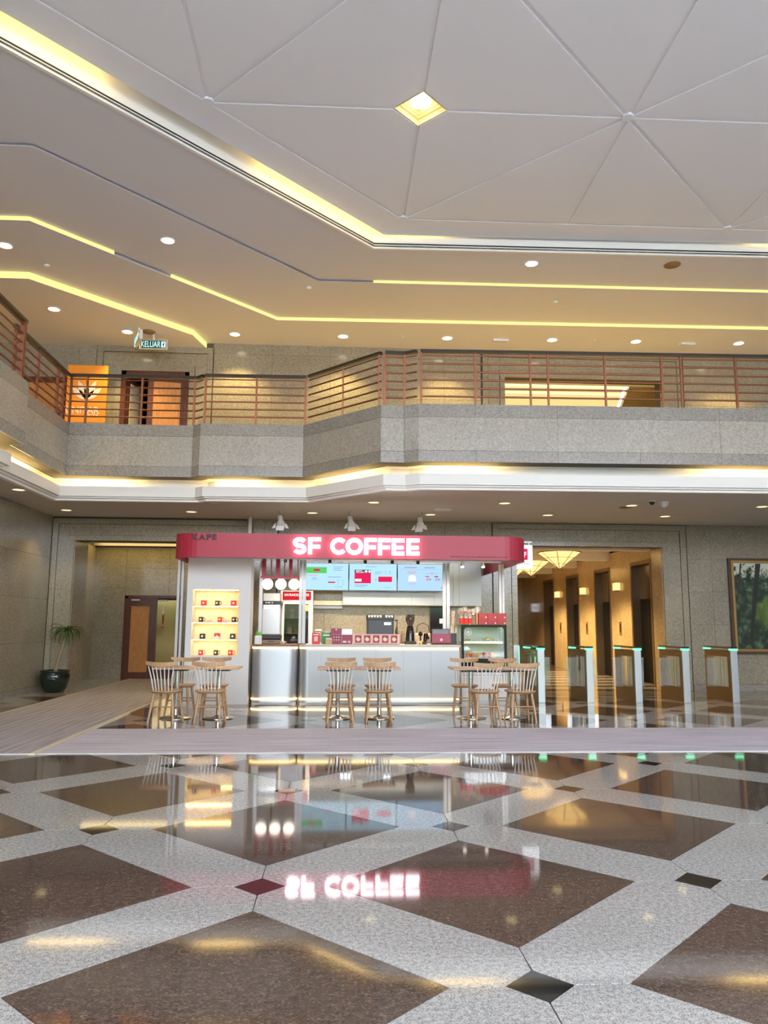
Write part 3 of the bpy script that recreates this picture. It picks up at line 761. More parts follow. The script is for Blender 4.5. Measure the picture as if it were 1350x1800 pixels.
for x, y, lb in ((3.52,16.15,'white linear ceiling vent nearer the bend in the balcony'),(7.70,16.05,'white linear ceiling vent above the right end of the wide upper opening')):
    t = thing('ceiling_vent', lb, 'vent', (x,y,Z1), 0, 'linear vents in the upper ceiling')
    MB().box(-.17,.17,-.06,-.045,-.05,0).box(-.17,.17,.045,.06,-.05,0).box(-.17,-.155,-.045,.045,-.05,0).box(.155,.17,-.045,.045,-.05,0).build('vent_frame', M['white'], t)
    for k in range(3): MB().box(-.155,.155,-.03+.026*k,-.02+.026*k,-.045,-.01).build('slat', M['white'], t)
    bx('backing', M['slot_black'], t, -.155,.155,-.045,.045,-.006,-.002)
t = thing('emergency_light', 'flat white emergency light box beside the third stage spotlight', 'emergency light', (2.03,14.84,3.66))
MB().box(-.17,.17,-.05,.05,-.05,0).build('housing', M['white'], t, bevel=.008); bx('diffuser', M['paper'], t, -.15,.15,-.04,.04,-.058,-.05)
for x, y, mt, lb, r in ((5.70,13.58,'gloss_black','small dark dome camera under the lower ceiling','.05'),(5.97,13.68,'white','white dome camera under the lower ceiling','.075')):
    r = float(r); t = thing('dome_camera', lb, 'camera', (x,y,3.66))
    MB().lathe([(.001,-.02),(r*1.2,-.02),(r*1.25,0)],18).build('base', M['white'], t)
    MB().lathe([(r,-.02)]+[(max(.001,r*math.cos(PI/2*k/6)),-.02-r*1.2*math.sin(PI/2*k/6)) for k in range(1,7)],18).build('dome', M[mt], t)
for k, (x, y, z, lb) in enumerate(((-5.2,13.2,Z1,'small white smoke detector over the side balcony'),(-.62,13.9,Z2,'small white smoke detector before the strip bend'),(4.2,14.2,Z2,'small white smoke detector between two long strip lights'),(1.35,16.1,Z1,'tiny sprinkler head between the second and third small downlights'),(5.6,16.0,Z1,'tiny sprinkler head between the two middle small downlights'))):
    t = thing('smoke_detector' if k < 3 else 'sprinkler', lb, 'detector' if k < 3 else 'sprinkler', (x,y,z))
    MB().lathe([(.001,-.035),(.035,-.035),(.05,-.02),(.055,0)] if k < 3 else [(.001,-.03),(.02,-.03),(.012,-.015),(.035,0)],16).build('body', M['white'], t)
# stage spotlights with barn doors
for k, (x, y, lb) in enumerate(((-1.165,15.62,'white stage spotlight with barn doors above the blank part of the red fascia'),(.254,15.56,'white stage spotlight with barn doors above the letters COFFEE'),(1.675,15.58,'white stage spotlight with barn doors past the last letter E'))):
    t = thing('spotlight', lb, 'spotlight', (x,y,3.66), (0,.25,-.35)[k], 'stage spotlights under the lower ceiling')
    MB().cone((0,0,0),(0,0,-.03),.05,.035,12).cone((0,0,-.03),(0,0,-.10),.012,n=8).build('mount', M['steel'], t)
    MB().cone((-.02,.03,-.09),(0,-.01,-.22),.05,.055,14).cone((0,-.01,-.22),(.01,-.05,-.30),.075,.085,14).build('body', M['white'], t)
    MB().cone((-.02,.031,-.085),(-.02,.03,-.091),.051,n=14).build('rear_cap', M['black'], t)
    for s in (-1,1):
        MB().quad((s*.09,-.06,-.24),(s*.10,-.09,-.35),(s*.17,-.10,-.36),(s*.13,-.05,-.27)).build('barn_door', M['white'], t)
    MB().quad((-.08,-.10,-.31),(.08,-.10,-.31),(.07,-.10,-.40),(-.09,-.10,-.40)).build('barn_door', M['white'], t)

# ---------------------------------------------------------------- balcony railings
def railing(path, posts, label, thin=()):
    """posts: list of (x,y); bars follow the path"""
    t = thing('balcony_railing', label, 'railing', (path[0][0],path[0][1],ZT), 0, 'copper balcony railings')
    lp = [(x-path[0][0], y-path[0][1]) for x,y in path]
    MB().bar(lp, 0, .915, .965, .075).build('handrail', M['handrail'], t)
    for k in range(6):
        z = .015+.142*(k+1)
        MB().tube([(x,y,z) for x,y in lp], .016 if k < 5 else .012, 6).build('bar', M['copper'], t)
    for x, y, r in posts:
        MB().box(x-path[0][0]-r, x-path[0][0]+r, y-path[0][1]-r, y-path[0][1]+r, 0, .915).build('post', M['copper'], t)
RP = offset(PATH, -.09)
def along(a, b, t): return lerp(a, b, t)
def posts_x(a, b, xs, r=.018): return [(x, a[1]+(b[1]-a[1])*(x-a[0])/(b[0]-a[0]), r) for x in xs]
railing([(RP[0][0],4.0),(RP[1][0],11.62)], [(RP[0][0],y,.03) for y in (5.2,7.1,8.9,9.12)]+[(RP[1][0],11.56,.035)], 'copper railing on the nearest bay of the side balcony')
railing([(RP[2][0],11.76),(RP[3][0],RP[3][1]-.05)], [(RP[2][0],11.8,.02),(RP[2][0],12.75,.016),(RP[2][0],13.65,.02),(RP[2][0],13.95,.02)], 'copper railing on the far bay of the side balcony, ending at the orange banner')
railing([(RP[3][0]+.0,RP[3][1]),RP[4],lerp(RP[4],RP[5],.80)], posts_x(RP[3],RP[4],(-4.99,-4.70,-3.69,-2.72)), 'copper railing in front of the orange banner and the upper door')
railing([(RP[5][0]+.0,RP[5][1]),RP[6]], posts_x(RP[5],RP[6],(-2.49,-1.55,-.645)), 'copper railing on the straight bay just right of the upper door')
railing([lerp(RP[6],RP[7],.03),lerp(RP[6],RP[7],.975)], [(*along(RP[6],RP[7],.5),.015),(*along(RP[6],RP[7],.955),.02)], 'copper railing on the slanting bay of the balcony')
railing([(RP[7][0]+.03,RP[7][1]),RP[8],lerp(RP[8],RP[9],.85)], [(*along(RP[7],RP[8],.08),.018),(*along(RP[7],RP[8],.97),.018)], 'short copper railing on the narrow bay at the balcony bend')
railing([(RP[9][0]+.02,RP[9][1]),RP[10]], posts_x(RP[9],RP[10],(1.35,2.26,3.19,3.49,4.46,5.43,5.76,6.70,8.9,9.2,10.1),.016), 'long copper railing in front of the wide upper opening')

# ---------------------------------------------------------------- upper level things
t = thing('banner_stand', 'orange banner stand with a white flower emblem and white lettering, behind the railing', 'banner', (-5.42,16.35,4.9))
bx('sheet', M['banner'], t, -.42,.42,-.01,.01,.72,1.98); bx('base', M['grey_metal'], t, -.42,.42,-.12,.12,0,.05); bx('support', M['grey_metal'], t, -.42,.42,.012,.03,.05,1.98)
fl_ = MB()
def petal(cx, cz, ang, L, wd):
    p = []
    for s in (1,-1):
        for k in range(7)[::s]:
            tt = k/6; p.append((tt*L, s*wd*math.sin(PI*min(1,tt*1.02))**.8*(1-.25*tt)))
    ca, sa = math.cos(ang), math.sin(ang)
    return [(cx+a*ca-b*sa, cz+a*sa+b*ca) for a,b in p]
for ang, L, wd in ((90,.42,.06),(66,.46,.075),(114,.46,.075),(40,.40,.085),(140,.40,.085)):
    fl_.prismy(petal(.0,1.22,R(ang),L,wd), -.016, -.011)
fl_.prismy([(-.05,1.24),(.05,1.24),(.015,1.14),(.03,1.08),(.0,1.06)], -.016,-.011)
fl_.build('emblem', M['banner_print'], t)
txt('UNITAR', M['banner_print'], t, -.06, -.013, .985, .70, .15, 'lettering', .004, .015)
txt('GROUP', M['banner_print'], t, .14, -.013, .875, .27, .055, 'lettering', .004, .01)
# hanging exit signs
t = thing('exit_sign', 'lit green KELUAR exit sign facing the hall above the upper door', 'exit sign', (-4.0,16.1,7.52))
bx('housing', M['white'], t, -.29,.29,-.03,.03,-.33,-.13)
bx('face', M['exit_green'], t, -.27,.27,-.036,-.03,-.315,-.145)
bx('bracket', M['white'], t, -.02,.02,-.02,.02,-.13,0)
txt('KELUAR', M['exit_light'], t, -.05, -.038, -.23, .40, .13)
bx('pictogram', M['exit_light'], t, .17,.26,-.039,-.036,-.295,-.165)
MB().cone((.225,-.041,-.19),(.225,-.04,-.19),.012).prismy([(.195,-.21),(.235,-.205),(.225,-.28),(.21,-.28)],-.041,-.039).build('running_man', M['exit_green'], t)
t = thing('exit_sign', 'second exit sign seen edge on beside the lit one', 'exit sign', (-4.23,15.75,7.52), R(-66))
bx('housing', M['white'], t, -.29,.29,-.03,.03,-.33,-.13)
bx('face', M['exit_green'], t, -.27,.27,-.036,-.03,-.315,-.145)
bx('bracket', M['white'], t, -.02,.02,-.02,.02,-.13,0)
txt('KELUAR', M['exit_light'], t, -.05, -.038, -.23, .40, .13)
t = thing('wall_switch', 'small white switch plate on the upper wall beside the door frame', 'switch', (-2.78,YB-.026,5.62))
bx('plate', M['white'], t, -.05,.05,-.012,0,-.05,.05); bx('rocker', M['paper'], t, -.02,.02,-.018,-.012,-.03,.03)
# wooden doors at the far end of the side balcony
d8 = root('door_8')
for k in range(2):
    xa = -6.98-1.02*k
    MB().box(xa,xa+.10,YB-.08,YB-.03,4.9,6.75).box(xa+.92,xa+1.02,YB-.08,YB-.03,4.9,6.75).box(xa+.1,xa+.92,YB-.08,YB-.03,6.62,6.75).box(xa+.1,xa+.92,YB-.08,YB-.03,4.9,5.08).box(xa+.1,xa+.92,YB-.075,YB-.03,5.85,5.95).build('door_frame', M['mahogany'], d8)
    bx('door_panel', M['orange_wood'], d8, xa+.1,xa+.92,YB-.06,YB-.03,5.08,5.85); bx('door_panel', M['orange_wood'], d8, xa+.1,xa+.92,YB-.06,YB-.03,5.95,6.62)
    MB().tube([(xa+.84,YB-.08,5.75),(xa+.84,YB-.13,5.77),(xa+.84,YB-.13,6.05),(xa+.84,YB-.08,6.07)],.014,6).build('door_handle', M['chrome'], d8)
t = thing('desk', 'pale box seen through the upper doorway', 'cabinet', (-4.35,18.6,4.9))
bx('body', M['cream'], t, -.2,.2,-.2,.2,0,1.0); bx('top', M['white'], t, -.22,.22,-.22,.22,1.0,1.03)

# ---------------------------------------------------------------- kiosk
# red fascia canopy on posts, with its lettering
K = thing('kiosk_canopy', 'red curved fascia canopy of the coffee kiosk carried on grey posts', 'canopy', (0,0,0))
FX_L, FX_R, FYF, FR = -2.76, 3.26, 12.95, .42
def fascia_path():
    p = [(FX_L,YB-.03)]
    for k in range(9): a = R(180+90*k/8); p.append((FX_L+FR+FR*math.cos(a), FYF+FR+FR*math.sin(a)))
    for k in range(9): a = R(270+90*k/8); p.append((FX_R-FR+FR*math.cos(a), FYF+FR+FR*math.sin(a)))
    return p+[(FX_R,YB-.03)]
FZ0, FZ1 = 2.49, 2.895
fp = fascia_path()
MB().beam(fp,[(0,FZ0),(0,FZ1),(-.06,FZ1),(-.06,FZ0),(0,FZ0)]).build('fascia', M['red'], K)
def stroke_poly(pts, t):
    """outline of a thick stroke with round ends"""
    n = len(pts); L, Rr_ = [], []
    for k in range(n):
        a, b = pts[max(0,k-1)], pts[min(n-1,k+1)]
        dx, dy = b[0]-a[0], b[1]-a[1]; q = math.hypot(dx,dy); nx, ny = -dy/q*t/2, dx/q*t/2
        L.append((pts[k][0]+nx,pts[k][1]+ny)); Rr_.append((pts[k][0]-nx,pts[k][1]-ny))
    return L, Rr_
def thick_stroke(m, pts, t, y0, y1):
    L, Q = stroke_poly(pts, t)
    for k in range(len(pts)-1):
        m.add([(L[k][0],y0,L[k][1]),(L[k+1][0],y0,L[k+1][1]),(Q[k+1][0],y0,Q[k+1][1]),(Q[k][0],y0,Q[k][1]),(L[k][0],y1,L[k][1]),(L[k+1][0],y1,L[k+1][1]),(Q[k+1][0],y1,Q[k+1][1]),(Q[k][0],y1,Q[k][1])],
              [(0,1,2,3),(0,4,5,1),(2,6,7,3)]+([(3,7,4,0)] if k == 0 else [])+([(1,5,6,2)] if k == len(pts)-2 else []))
def arc(cx, cz, rx, rz, a0, a1, n=22): return [(cx+rx*math.cos(R(a0+(a1-a0)*k/n)), cz+rz*math.sin(R(a0+(a1-a0)*k/n))) for k in range(n+1)]
def channel_letter(ch, w_, h, t):
    m = MB(); y0, y1 = -.03, .025
    if ch in 'FE':
        pl = [(-w_/2,-h/2),(-w_/2+t,-h/2)] if ch == 'F' else [(-w_/2,-h/2),(w_/2,-h/2),(w_/2,-h/2+t*.9),(-w_/2+t,-h/2+t*.9)]
        zm = -.012
        pl += [(-w_/2+t,zm-t*.42),(w_/2-.012,zm-t*.42),(w_/2-.012,zm+t*.42),(-w_/2+t,zm+t*.42),(-w_/2+t,h/2-t*.9),(w_/2,h/2-t*.9),(w_/2,h/2),(-w_/2,h/2)]
        m.prismy(pl, y0, y1)
    elif ch == 'O': thick_stroke(m, arc(0,0,w_/2-t/2,h/2-t/2,0,360,36), t, y0, y1)
    elif ch == 'C': thick_stroke(m, arc(.012,0,w_/2-t/2+.012,h/2-t/2,42,318,30), t, y0, y1)
    else:
        r = (h/2-t/2)/2; ww = w_/2-t/2
        thick_stroke(m, arc(0,r,ww,r,25,270,18)+arc(0,-r,ww,r,90,-155,18)[1:], t, y0, y1)
    return m
for x0, x1, ch in ((515.5,539,'S'),(542,564,'F'),(580.5,608,'C'),(607.5,637.3,'O'),(639.8,661.3,'F'),(664,686,'F'),(688.3,710,'E'),(714.5,736.5,'E')):
    a = -.746+(x0-516)*(2.109/220); b = -.746+(x1-516)*(2.109/220)
    channel_letter(ch, b-a, .28, .064).build('letter', M['letter_light'], K, ((a+b)/2, FYF-.03, 2.6945))
for ch, xk, wk in (('K',-2.375,.095),('A',-2.262,.11),('F',-2.152,.072),('E',-2.058,.072)):
    txt(ch, M['dark_text'], K, xk, FYF-.012, 2.825, wk, .095, 'letter', .02, .03)
ln = MB(); xx = 1.90
while xx < 2.87:
    wd = random.choice((.02,.03,.045,.06)); ln.box(xx,xx+wd,FYF-.004,FYF-.001,2.533,2.548); xx += wd+.012
o = ln.build('small_print', M['dark_text'], K); o['kind'] = 'stuff'
for x0, x1, y0, z0, mn in ((-1.43,-1.37,14.35,1.04,'post_grey'),(-.694,-.644,14.24,1.04,'post_grey'),(-.634,-.573,14.24,1.04,'post_grey'),(1.99,2.045,14.55,1.04,'post_grey'),(2.06,2.118,14.55,1.04,'post_grey'),(3.095,3.145,14.7,0,'post_grey'),(3.155,3.196,14.7,0,'post_grey'),(-2.845,-2.80,13.98,0,'post_grey'),(-2.775,-2.735,13.98,0,'post_grey')):
    if z0: z0 = 1.0
    bx('post', M[mn], K, x0,x1,y0,y0+.06,0 if not z0 else 1.0405,2.56 if x0 > -2.7 else 2.6)
bx('crossbar', M['post_grey'], K, FX_L+.07,FX_R-.07,13.98,14.06,2.56,2.64)
bx('crossbar', M['post_grey'], K, FX_L+.07,FX_R-.07,14.9,14.96,2.60,2.66)
bx('post_base', M['black'], K, -.72,-.56,14.21,14.33,1.041,1.052)
# tall conduit posts rising above the fascia to the soffit
for x, wd, mt, lb in ((-1.88,.07,'post_grey','pale grey vertical duct rising above the red fascia between KAFE and the first spotlight'),(-1.28,.03,'slot_black','thin black pipe rising above the red fascia')):
    o = MB().box(x-wd/2,x+wd/2,16.5,16.56,2.0,3.66).build('service_pipe', M[mt]); tag(o, lb, 'pipe')
# small spots inside the canopy
for x, y, z, mt, lb in ((2.26,13.93,2.53,'white','small white spot lamp under the canopy, nearer the menu screens'),(2.64,13.93,2.53,'white','small white spot lamp under the canopy, nearer the corner post'),
   (-.15,14.85,2.655,'black','small dark spot lamp over the bar, above the first menu screen'),(.53,14.85,2.655,'black','small dark spot lamp over the bar, above the gap before the middle screen'),(1.05,14.85,2.655,'black','small dark spot lamp over the bar, above the middle menu screen'),(1.55,14.85,2.655,'black','small dark spot lamp over the bar, above the last menu screen'),(-1.0,14.85,2.655,'black','small dark spot lamp over the bar, behind the red slats')):
    t = thing('spot_lamp', lb, 'spotlight', (x,y,z), 0, 'spot lamps under the canopy')
    bx('clip', M[mt], t, -.02,.02,0,.048,.0,.02); MB().cone((0,0,0),(0,.0,-.04),.016,.022,12).cone((0,0,-.04),(0,.03 if mt == 'black' else -.03,-.085),.03,.034,12).build('housing', M[mt], t)
    if mt == 'white': MB().cone((0,-.03,-.084),(0,-.033,-.089),.032,n=14).build('lens', M['globe'], t)
    else: MB().cone((0,.03,-.084),(0,.033,-.089),.030,n=14).build('lens', M['globe'], t)
    l = bpy.data.lights.new('lamp','SPOT'); l.energy = P_KIOSK*(.5 if mt == 'white' else 1); l.color = (1,.80,.54); l.spot_size = R(135); l.spot_blend = .6; l.shadow_soft_size = .04
    lo = bpy.data.objects.new('lamp', l); C.objects.link(lo); lo.parent = t; lo.location = (0,.05 if mt == 'black' else -.05,-.12); lo.rotation_euler = (R(14 if mt == 'black' else 8),0,0)

# white display wall with a lit niche
W = thing('display_wall', 'white kiosk wall with a lit niche of mugs', 'display wall', (0,0,0))
NX0, NX1, NZ0, NZ1 = -2.565, -1.750, .842, 1.998
WX0, WX1, WY0, WY1, WZ = -2.67, -1.545, 13.99, 14.45, 2.56
MB().box(WX0,NX0,WY0,WY1,0,WZ).box(NX1,WX1,WY0,WY1,0,WZ).box(NX0,NX1,WY0,WY1,0,NZ0).box(NX0,NX1,WY0,WY1,NZ1,WZ).box(NX0,NX1,WY1-.15,WY1,NZ0,NZ1).build('wall_panel', M['white_board'], W)
M['niche'] = P('niche',(.86,.74,.50),.6)
bx('niche_back', M['niche'], W, NX0,NX1,WY1-.155,WY1-.15,NZ0,NZ1)
for k, z in enumerate((1.128,1.426,1.717)):
    bx('shelf', M['niche'], W, NX0,NX1,14.02,WY1-.155,z-.012,z)
for z in (1.116,1.414,1.705,NZ1):
    bx('led_strip', M['niche_led'], W, NX0+.02,NX1-.02,14.035,14.05,z-.012,z-.002)
# mugs and boxes in the niche
def mug_proto(name, mat, label):
    t = thing(name, label, 'mug', (0,0,0), 0, 'mugs on the niche shelves')
    MB().lathe([(.001,0),(.036,0),(.040,.006),(.041,.09),(.037,.09),(.036,.012),(.001,.01)],18).build('cup', M[mat], t)
    MB().tube([(.038,0,.072),(.062,0,.074),(.075,0,.055),(.072,0,.032),(.056,0,.018),(.038,0,.02)],.006,6).build('handle', M[mat], t)
    MB().box(-.017,.012,-.0432,-.040,.030,.060).build('logo', M['white'], t)
    return t
mugs = {}
def mug(col, x, z, label, yy=14.13, rz=0):
    mat = 'red_print' if col == 'red' else 'black'
    if col not in mugs:
        mugs[col] = mug_proto('mug', mat, label); mugs[col].location = (x,yy,z); return
    copy_tree(mugs[col], label, (x,yy,z), rz)
def gift(x, z, mat, label, panel=None, s=.092):
    t = thing('gift_box', label, 'box', (x,14.13,z), 0, 'small boxes on the niche shelves')
    bx('carton', M[mat], t, -s/2,s/2,-.04,.04,0,s)
    MB().box(-.018,.014,-.043,-.04,.032,.062).build('logo', M['white'], t)
    if panel: bx('label_band', M[panel], t, -s/2,s/2,-.0415,-.04,0,s*.42)
gift(-2.39,1.717,'red_print','red gift box on the top niche shelf, at the end under KAFE')
mug('black',-2.15,1.717,'black mug with a round white mark between two red boxes on the top shelf')
gift(-1.858,1.717,'red_print','red gift box on the top niche shelf, at the end by the counter')
mug('black',-2.43,1.426,'black mug at the outer end of the second shelf from the top')
mug('red',-2.095,1.426,'red mug in the middle of the second shelf from the top')
mug('black',-1.845,1.426,'black mug at the counter end of the second shelf from the top')
for x, lb in ((-2.28,'pale price card between the black and red mugs of the second shelf'),(-1.98,'pale price card right of the red mug on the second shelf')):
    t = thing('price_card', lb, 'card', (x,14.11,1.426), 0, 'price cards in the niche')
    MB().box(-.045,.045,0,.006,0,.04).build('card', M['pink_board'], t); bx('foot', M['white'], t, -.03,.03,0,.03,0,.004)
gift(-2.39,1.128,'black','black gift box at the outer end of the third shelf')
gift(-2.13,1.128,'red_print','red and white gift box in the middle of the third shelf','paper',.1)
gift(-1.855,1.128,'black','black gift box at the counter end of the third shelf')
mug('red',-2.41,NZ0,'red mug at the outer end of the bottom niche shelf')
mug('black',-2.145,NZ0,'black mug in the middle of the bottom niche shelf')
mug('red',-1.89,NZ0,'red mug at the counter end of the bottom niche shelf')

# counters
def rrect(x0,x1,y0,y1,r0,r1,n=8):      # front corners rounded (front is y0)
    p = [(x1,y1),(x0,y1)]
    p += [(x0+r0-r0*math.cos(PI/2*k/n), y0+r0-r0*math.sin(PI/2*k/n)) for k in range(n+1)] if r0 else [(x0,y0)]
    p += [(x1-r1+r1*math.sin(PI/2*k/n), y0+r1-r1*math.cos(PI/2*k/n)) for k in range(n+1)] if r1 else [(x1,y0)]
    return p
def smooth_sides(o):
    for p in o.data.polygons: p.use_smooth = abs(p.normal.z) < .5
    m = o.modifiers.new('e','EDGE_SPLIT'); m.split_angle = R(40)
    return o
c1 = thing('kiosk_counter', 'rounded brushed steel counter with a dark wood top and light strips', 'counter', (0,0,0))
smooth_sides(MB().prism(rrect(-1.50,-.69,14.0,14.62,.18,.18),.03,1.0).build('cabinet_body', M['brushed'], c1))
smooth_sides(MB().prism(rrect(-1.51,-.68,13.975,14.64,.19,.19),1.004,1.036).build('counter_top', M['walnut'], c1))
c2 = thing('kiosk_counter', 'long pale blue panelled counter with a beige top and light strips', 'counter', (0,0,0))
smooth_sides(MB().prism(rrect(-.665,2.22,14.0,14.62,.16,0),.03,1.0).build('cabinet_body', M['brushed'], c2))
seams = [-.50,-.271,.203,.699,1.197,1.687,2.21]
for a, b in zip(seams, seams[1:]): bx('panel', M['counter_panel'], c2, a+.003,b-.003,13.985,14.0,.105,.955)
smooth_sides(MB().prism(rrect(-.675,2.225,13.97,14.64,.17,0),1.004,1.040).build('counter_top', M['beige_top'], c2))
bx('end_post', M['bronze'], c2, 2.20,2.245,13.99,14.6,0,1.04)
def led_run(par, x0, x1, r0, r1, z):
    pts = rrect(x0,x1,13.982,14.6,r0,r1)[2:]
    MB().bar(pts[::-1] if False else pts, 0, z-.014, z+.014, .02).build('led_strip', M['led'], par)
led_run(c1,-1.495,-.70,.185,.185,.978); led_run(c1,-1.495,-.70,.185,.185,.088)
led_run(c2,-.655,2.19,.165,0,.978); led_run(c2,-.655,2.19,.165,0,.088)
bx('plinth', M['grey_metal'], c1, -1.48,-.71,14.06,14.6,0,.03); bx('plinth', M['grey_metal'], c2, -.64,2.2,14.06,14.6,0,.03)

# red slat screen with globes
S = thing('slat_screen', 'red slatted screen hanging under the canopy over the steel counter', 'slat screen', (0,0,0))
bx('beam', M['red'], S, -1.385,-.70,14.05,14.17,2.215,2.25)
for x, wd in ((-1.33,.07),(-1.20,.015),(-1.08,.07),(-.96,.015),(-.85,.06),(-.72,.015)):
    bx('slat', M['red'], S, x-wd/2,x+wd/2,14.06,14.16,2.25,2.56)
gl0 = None
for x, lb in ((-1.262,'white glass globe lamp under the red slats, nearest the mug wall'),(-1.022,'white glass globe lamp under the red slats, middle one'),(-.783,'white glass globe lamp under the red slats, nearest the menu screens')):
    if gl0 is None:
        gl0 = thing('globe_lamp', lb, 'lamp', (x,14.11,2.215), 0, 'globe lamps under the red slats')
        MB().sphere((0,0,-.105),.1,24,14).build('globe', M['globe'], gl0); MB().cone((0,0,0),(0,0,-.02),.03,n=12).build('cap', M['red'], gl0)
    else: copy_tree(gl0, lb, (x,14.11,2.215))

# back bar: cupboards, menu screens, shelf
t = thing('back_counter', 'low back counter behind the bar carrying the machines', 'counter', (0,0,0))
bx('body', M['white_board'], t, -.45,2.9,16.2,16.84,0,.98); bx('worktop', M['beige_top'], t, -.45,2.92,16.17,16.85,.98,1.02)
t = thing('back_counter', 'island work table of steel between the bar and the back counter', 'counter', (0,0,0))
bx('body', M['brushed'], t, -.45,2.0,14.9,15.5,0,.98); bx('worktop', M['steel'], t, -.47,2.02,14.88,15.52,.98,1.02)
cx = [.115,.60,1.085,1.57,2.055,2.46]
for k, (a, b) in enumerate(zip(cx, cx[1:])):
    t = thing('wall_cupboard', 'pale wall cupboard under the menu screens, number %s from the fridge' % ('one','two','three','four','five')[k], 'cupboard', (a,16.4,1.80), 0, 'pale wall cupboards behind the bar')
    bx('body', M['white'], t, 0,b-a,.02,.445,0,.95); bx('door', M['counter_panel'], t, .006,b-a-.006,0,.018,.01,.945)
t = thing('wall_cupboard', 'tall pale wall cupboard right of the menu screens', 'cupboard', (2.46,16.4,1.80), 0, 'pale wall cupboards behind the bar')
bx('body', M['white'], t, 0,.61,.02,.445,0,.98); bx('door', M['counter_panel'], t, .003,.13,0,.018,.01,.97); bx('door', M['counter_panel'], t, .136,.60,0,.018,.01,.97)
t = thing('wall_shelf', 'beige wall shelf between the fridge and the pale cupboards', 'shelf', (-.22,16.6,1.80))
bx('board', M['cream'], t, -.32,.33,-.12,.25,.0,.09); bx('shadow_gap', M['grey_metal'], t, -.32,.33,.05,.25,-.07,0)
def screen(x0, x1, label, mat):
    t = thing('menu_screen', label, 'screen', ((x0+x1)/2,16.08,2.37), 0, 'menu screens over the bar')
    w_ = (x1-x0)/2
    bx('case', M['gloss_black'], t, -w_,w_,0,.05,-.282,.282); bx('display', M[mat], t, -w_+.010,w_-.010,-.004,0,-.270,.275)
    MB().box(-.05,.05,.05,.32,-.03,.03).build('bracket', M['grey_metal'], t)
    return t
def pr(t, mat, x0, x1, z0, z1, y=-.007, name='print'):
    bx(name, M[mat], t, x0,x1,y,-.0045,z0,z1)
def lines(t, mat, x0, z0, n, wd, dz, h=.008):
    m = MB()
    for k in range(n):
        ww = wd*random.uniform(.6,1); m.box(x0,x0+ww,-.0065,-.0045,z0-dz*k,z0-dz*k+h)
    o = m.build('small_print', M[mat], t); o['kind'] = 'stuff'
s1 = screen(-.745,.232,'menu screen nearest the fridge, with a green picture band','screen')
pr(s1,'scr_green',-.40,.03,.075,.20); pr(s1,'scr_red',-.24,-.11,.115,.165,-.009); lines(s1,'scr_pink',-.36,.04,2,.30,.02); lines(s1,'scr_grey',.17,.20,3,.24,.034,.012); lines(s1,'scr_grey',.06,-.01,1,.33,.02,.014)
pr(s1,'scr_red',.06,.21,-.125,-.098); lines(s1,'scr_grey',.25,-.06,4,.05,.035); lines(s1,'scr_grey',.35,-.06,4,.05,.035); lines(s1,'scr_grey',-.27,-.02,3,.12,.02); lines(s1,'scr_grey',.20,-.21,1,.2,.02)
MB().lathe([(.045,-.004),(.052,-.004)],16,(0,0,0)).build('cup_drawing', M['scr_pink'], s1, (-.03,-.006,-.14), (PI/2,0,0))
s2 = screen(.236,1.24,'menu screen in the middle, with a large red price box','screen')
pr(s2,'scr_red',-.385,-.045,-.125,.155); pr(s2,'scr_dark',-.385,-.045,.085,.155,-.009); txt('BEST', M['scr_white'], s2, -.29,-.010,.135,.13,.028,'small_print',.001,.03); txt('SELLERS', M['scr_white'], s2, -.27,-.010,.103,.17,.026,'small_print',.001,.03)
for k in (0,1): MB().lathe([(.001,0),(.028,0)],16).build('cup_picture', M['scr_white'], s2, (-.145+.07*k,-.0095,.12),(PI/2,0,0))
for k in range(6):
    lines(s2,'scr_white',-.37,.05-.032*k,1,.14,.02,.010)
lines(s2,'scr_white',-.17,.05,6,.035,.032,.012); lines(s2,'scr_white',-.095,.05,6,.035,.032,.012)
pr(s2,'scr_white',-.375,-.24,-.09,-.035,-.009)
pr(s2,'scr_red',.11,.395,-.095,.015); lines(s2,'scr_white',.125,-.005,4,.15,.024,.010); lines(s2,'scr_white',.34,-.005,4,.03,.024,.010)
lines(s2,'scr_grey',-.15,.215,1,.28,.02,.012); lines(s2,'scr_grey',.04,.11,3,.18,.022); lines(s2,'scr_grey',.25,.13,4,.03,.022); lines(s2,'scr_grey',.33,.13,4,.05,.022); lines(s2,'scr_grey',-.385,-.16,3,.30,.020); lines(s2,'scr_pink',.03,-.03,3,.06,.02); lines(s2,'scr_grey',.25,-.215,1,.15,.02)
s3 = screen(1.244,2.24,'menu screen at the right end, with a bag drawing and cup icons','screen2')
lines(s3,'scr_grey',-.35,.20,1,.38,.02,.020); lines(s3,'scr_grey',.07,.20,1,.32,.02,.020); pr(s3,'scr_grey',-.42,.43,.168,.172); lines(s3,'scr_pink',-.29,.115,2,.22,.03,.014)
MB().prismy([(-.27,-.08),(-.10,-.08),(-.12,.04),(-.20,.06),(-.26,.03)],-.0065,-.0045).build('bag_picture', M['scr_white'], s3)
lines(s3,'scr_pink',-.25,-.135,1,.14,.02,.012)
for x in (.13,.32):
    pr(s3,'scr_dark' if x > .2 else 'scr_red',x-.04,x+.04,.015,.035); MB().prismy([(x-.02,-.06),(x+.02,-.06),(x+.028,-.01),(x-.028,-.01)],-.0065,-.0045).build('cup_picture', M['scr_pink'], s3)
    MB().prismy([(x+.035,-.07),(x+.10,-.03),(x+.035,-.01)],-.0065,-.0045).build('cup_picture', M['scr_grey'], s3)
lines(s3,'scr_grey',.10,.085,1,.10,.02); lines(s3,'scr_grey',.27,.085,1,.14,.02)
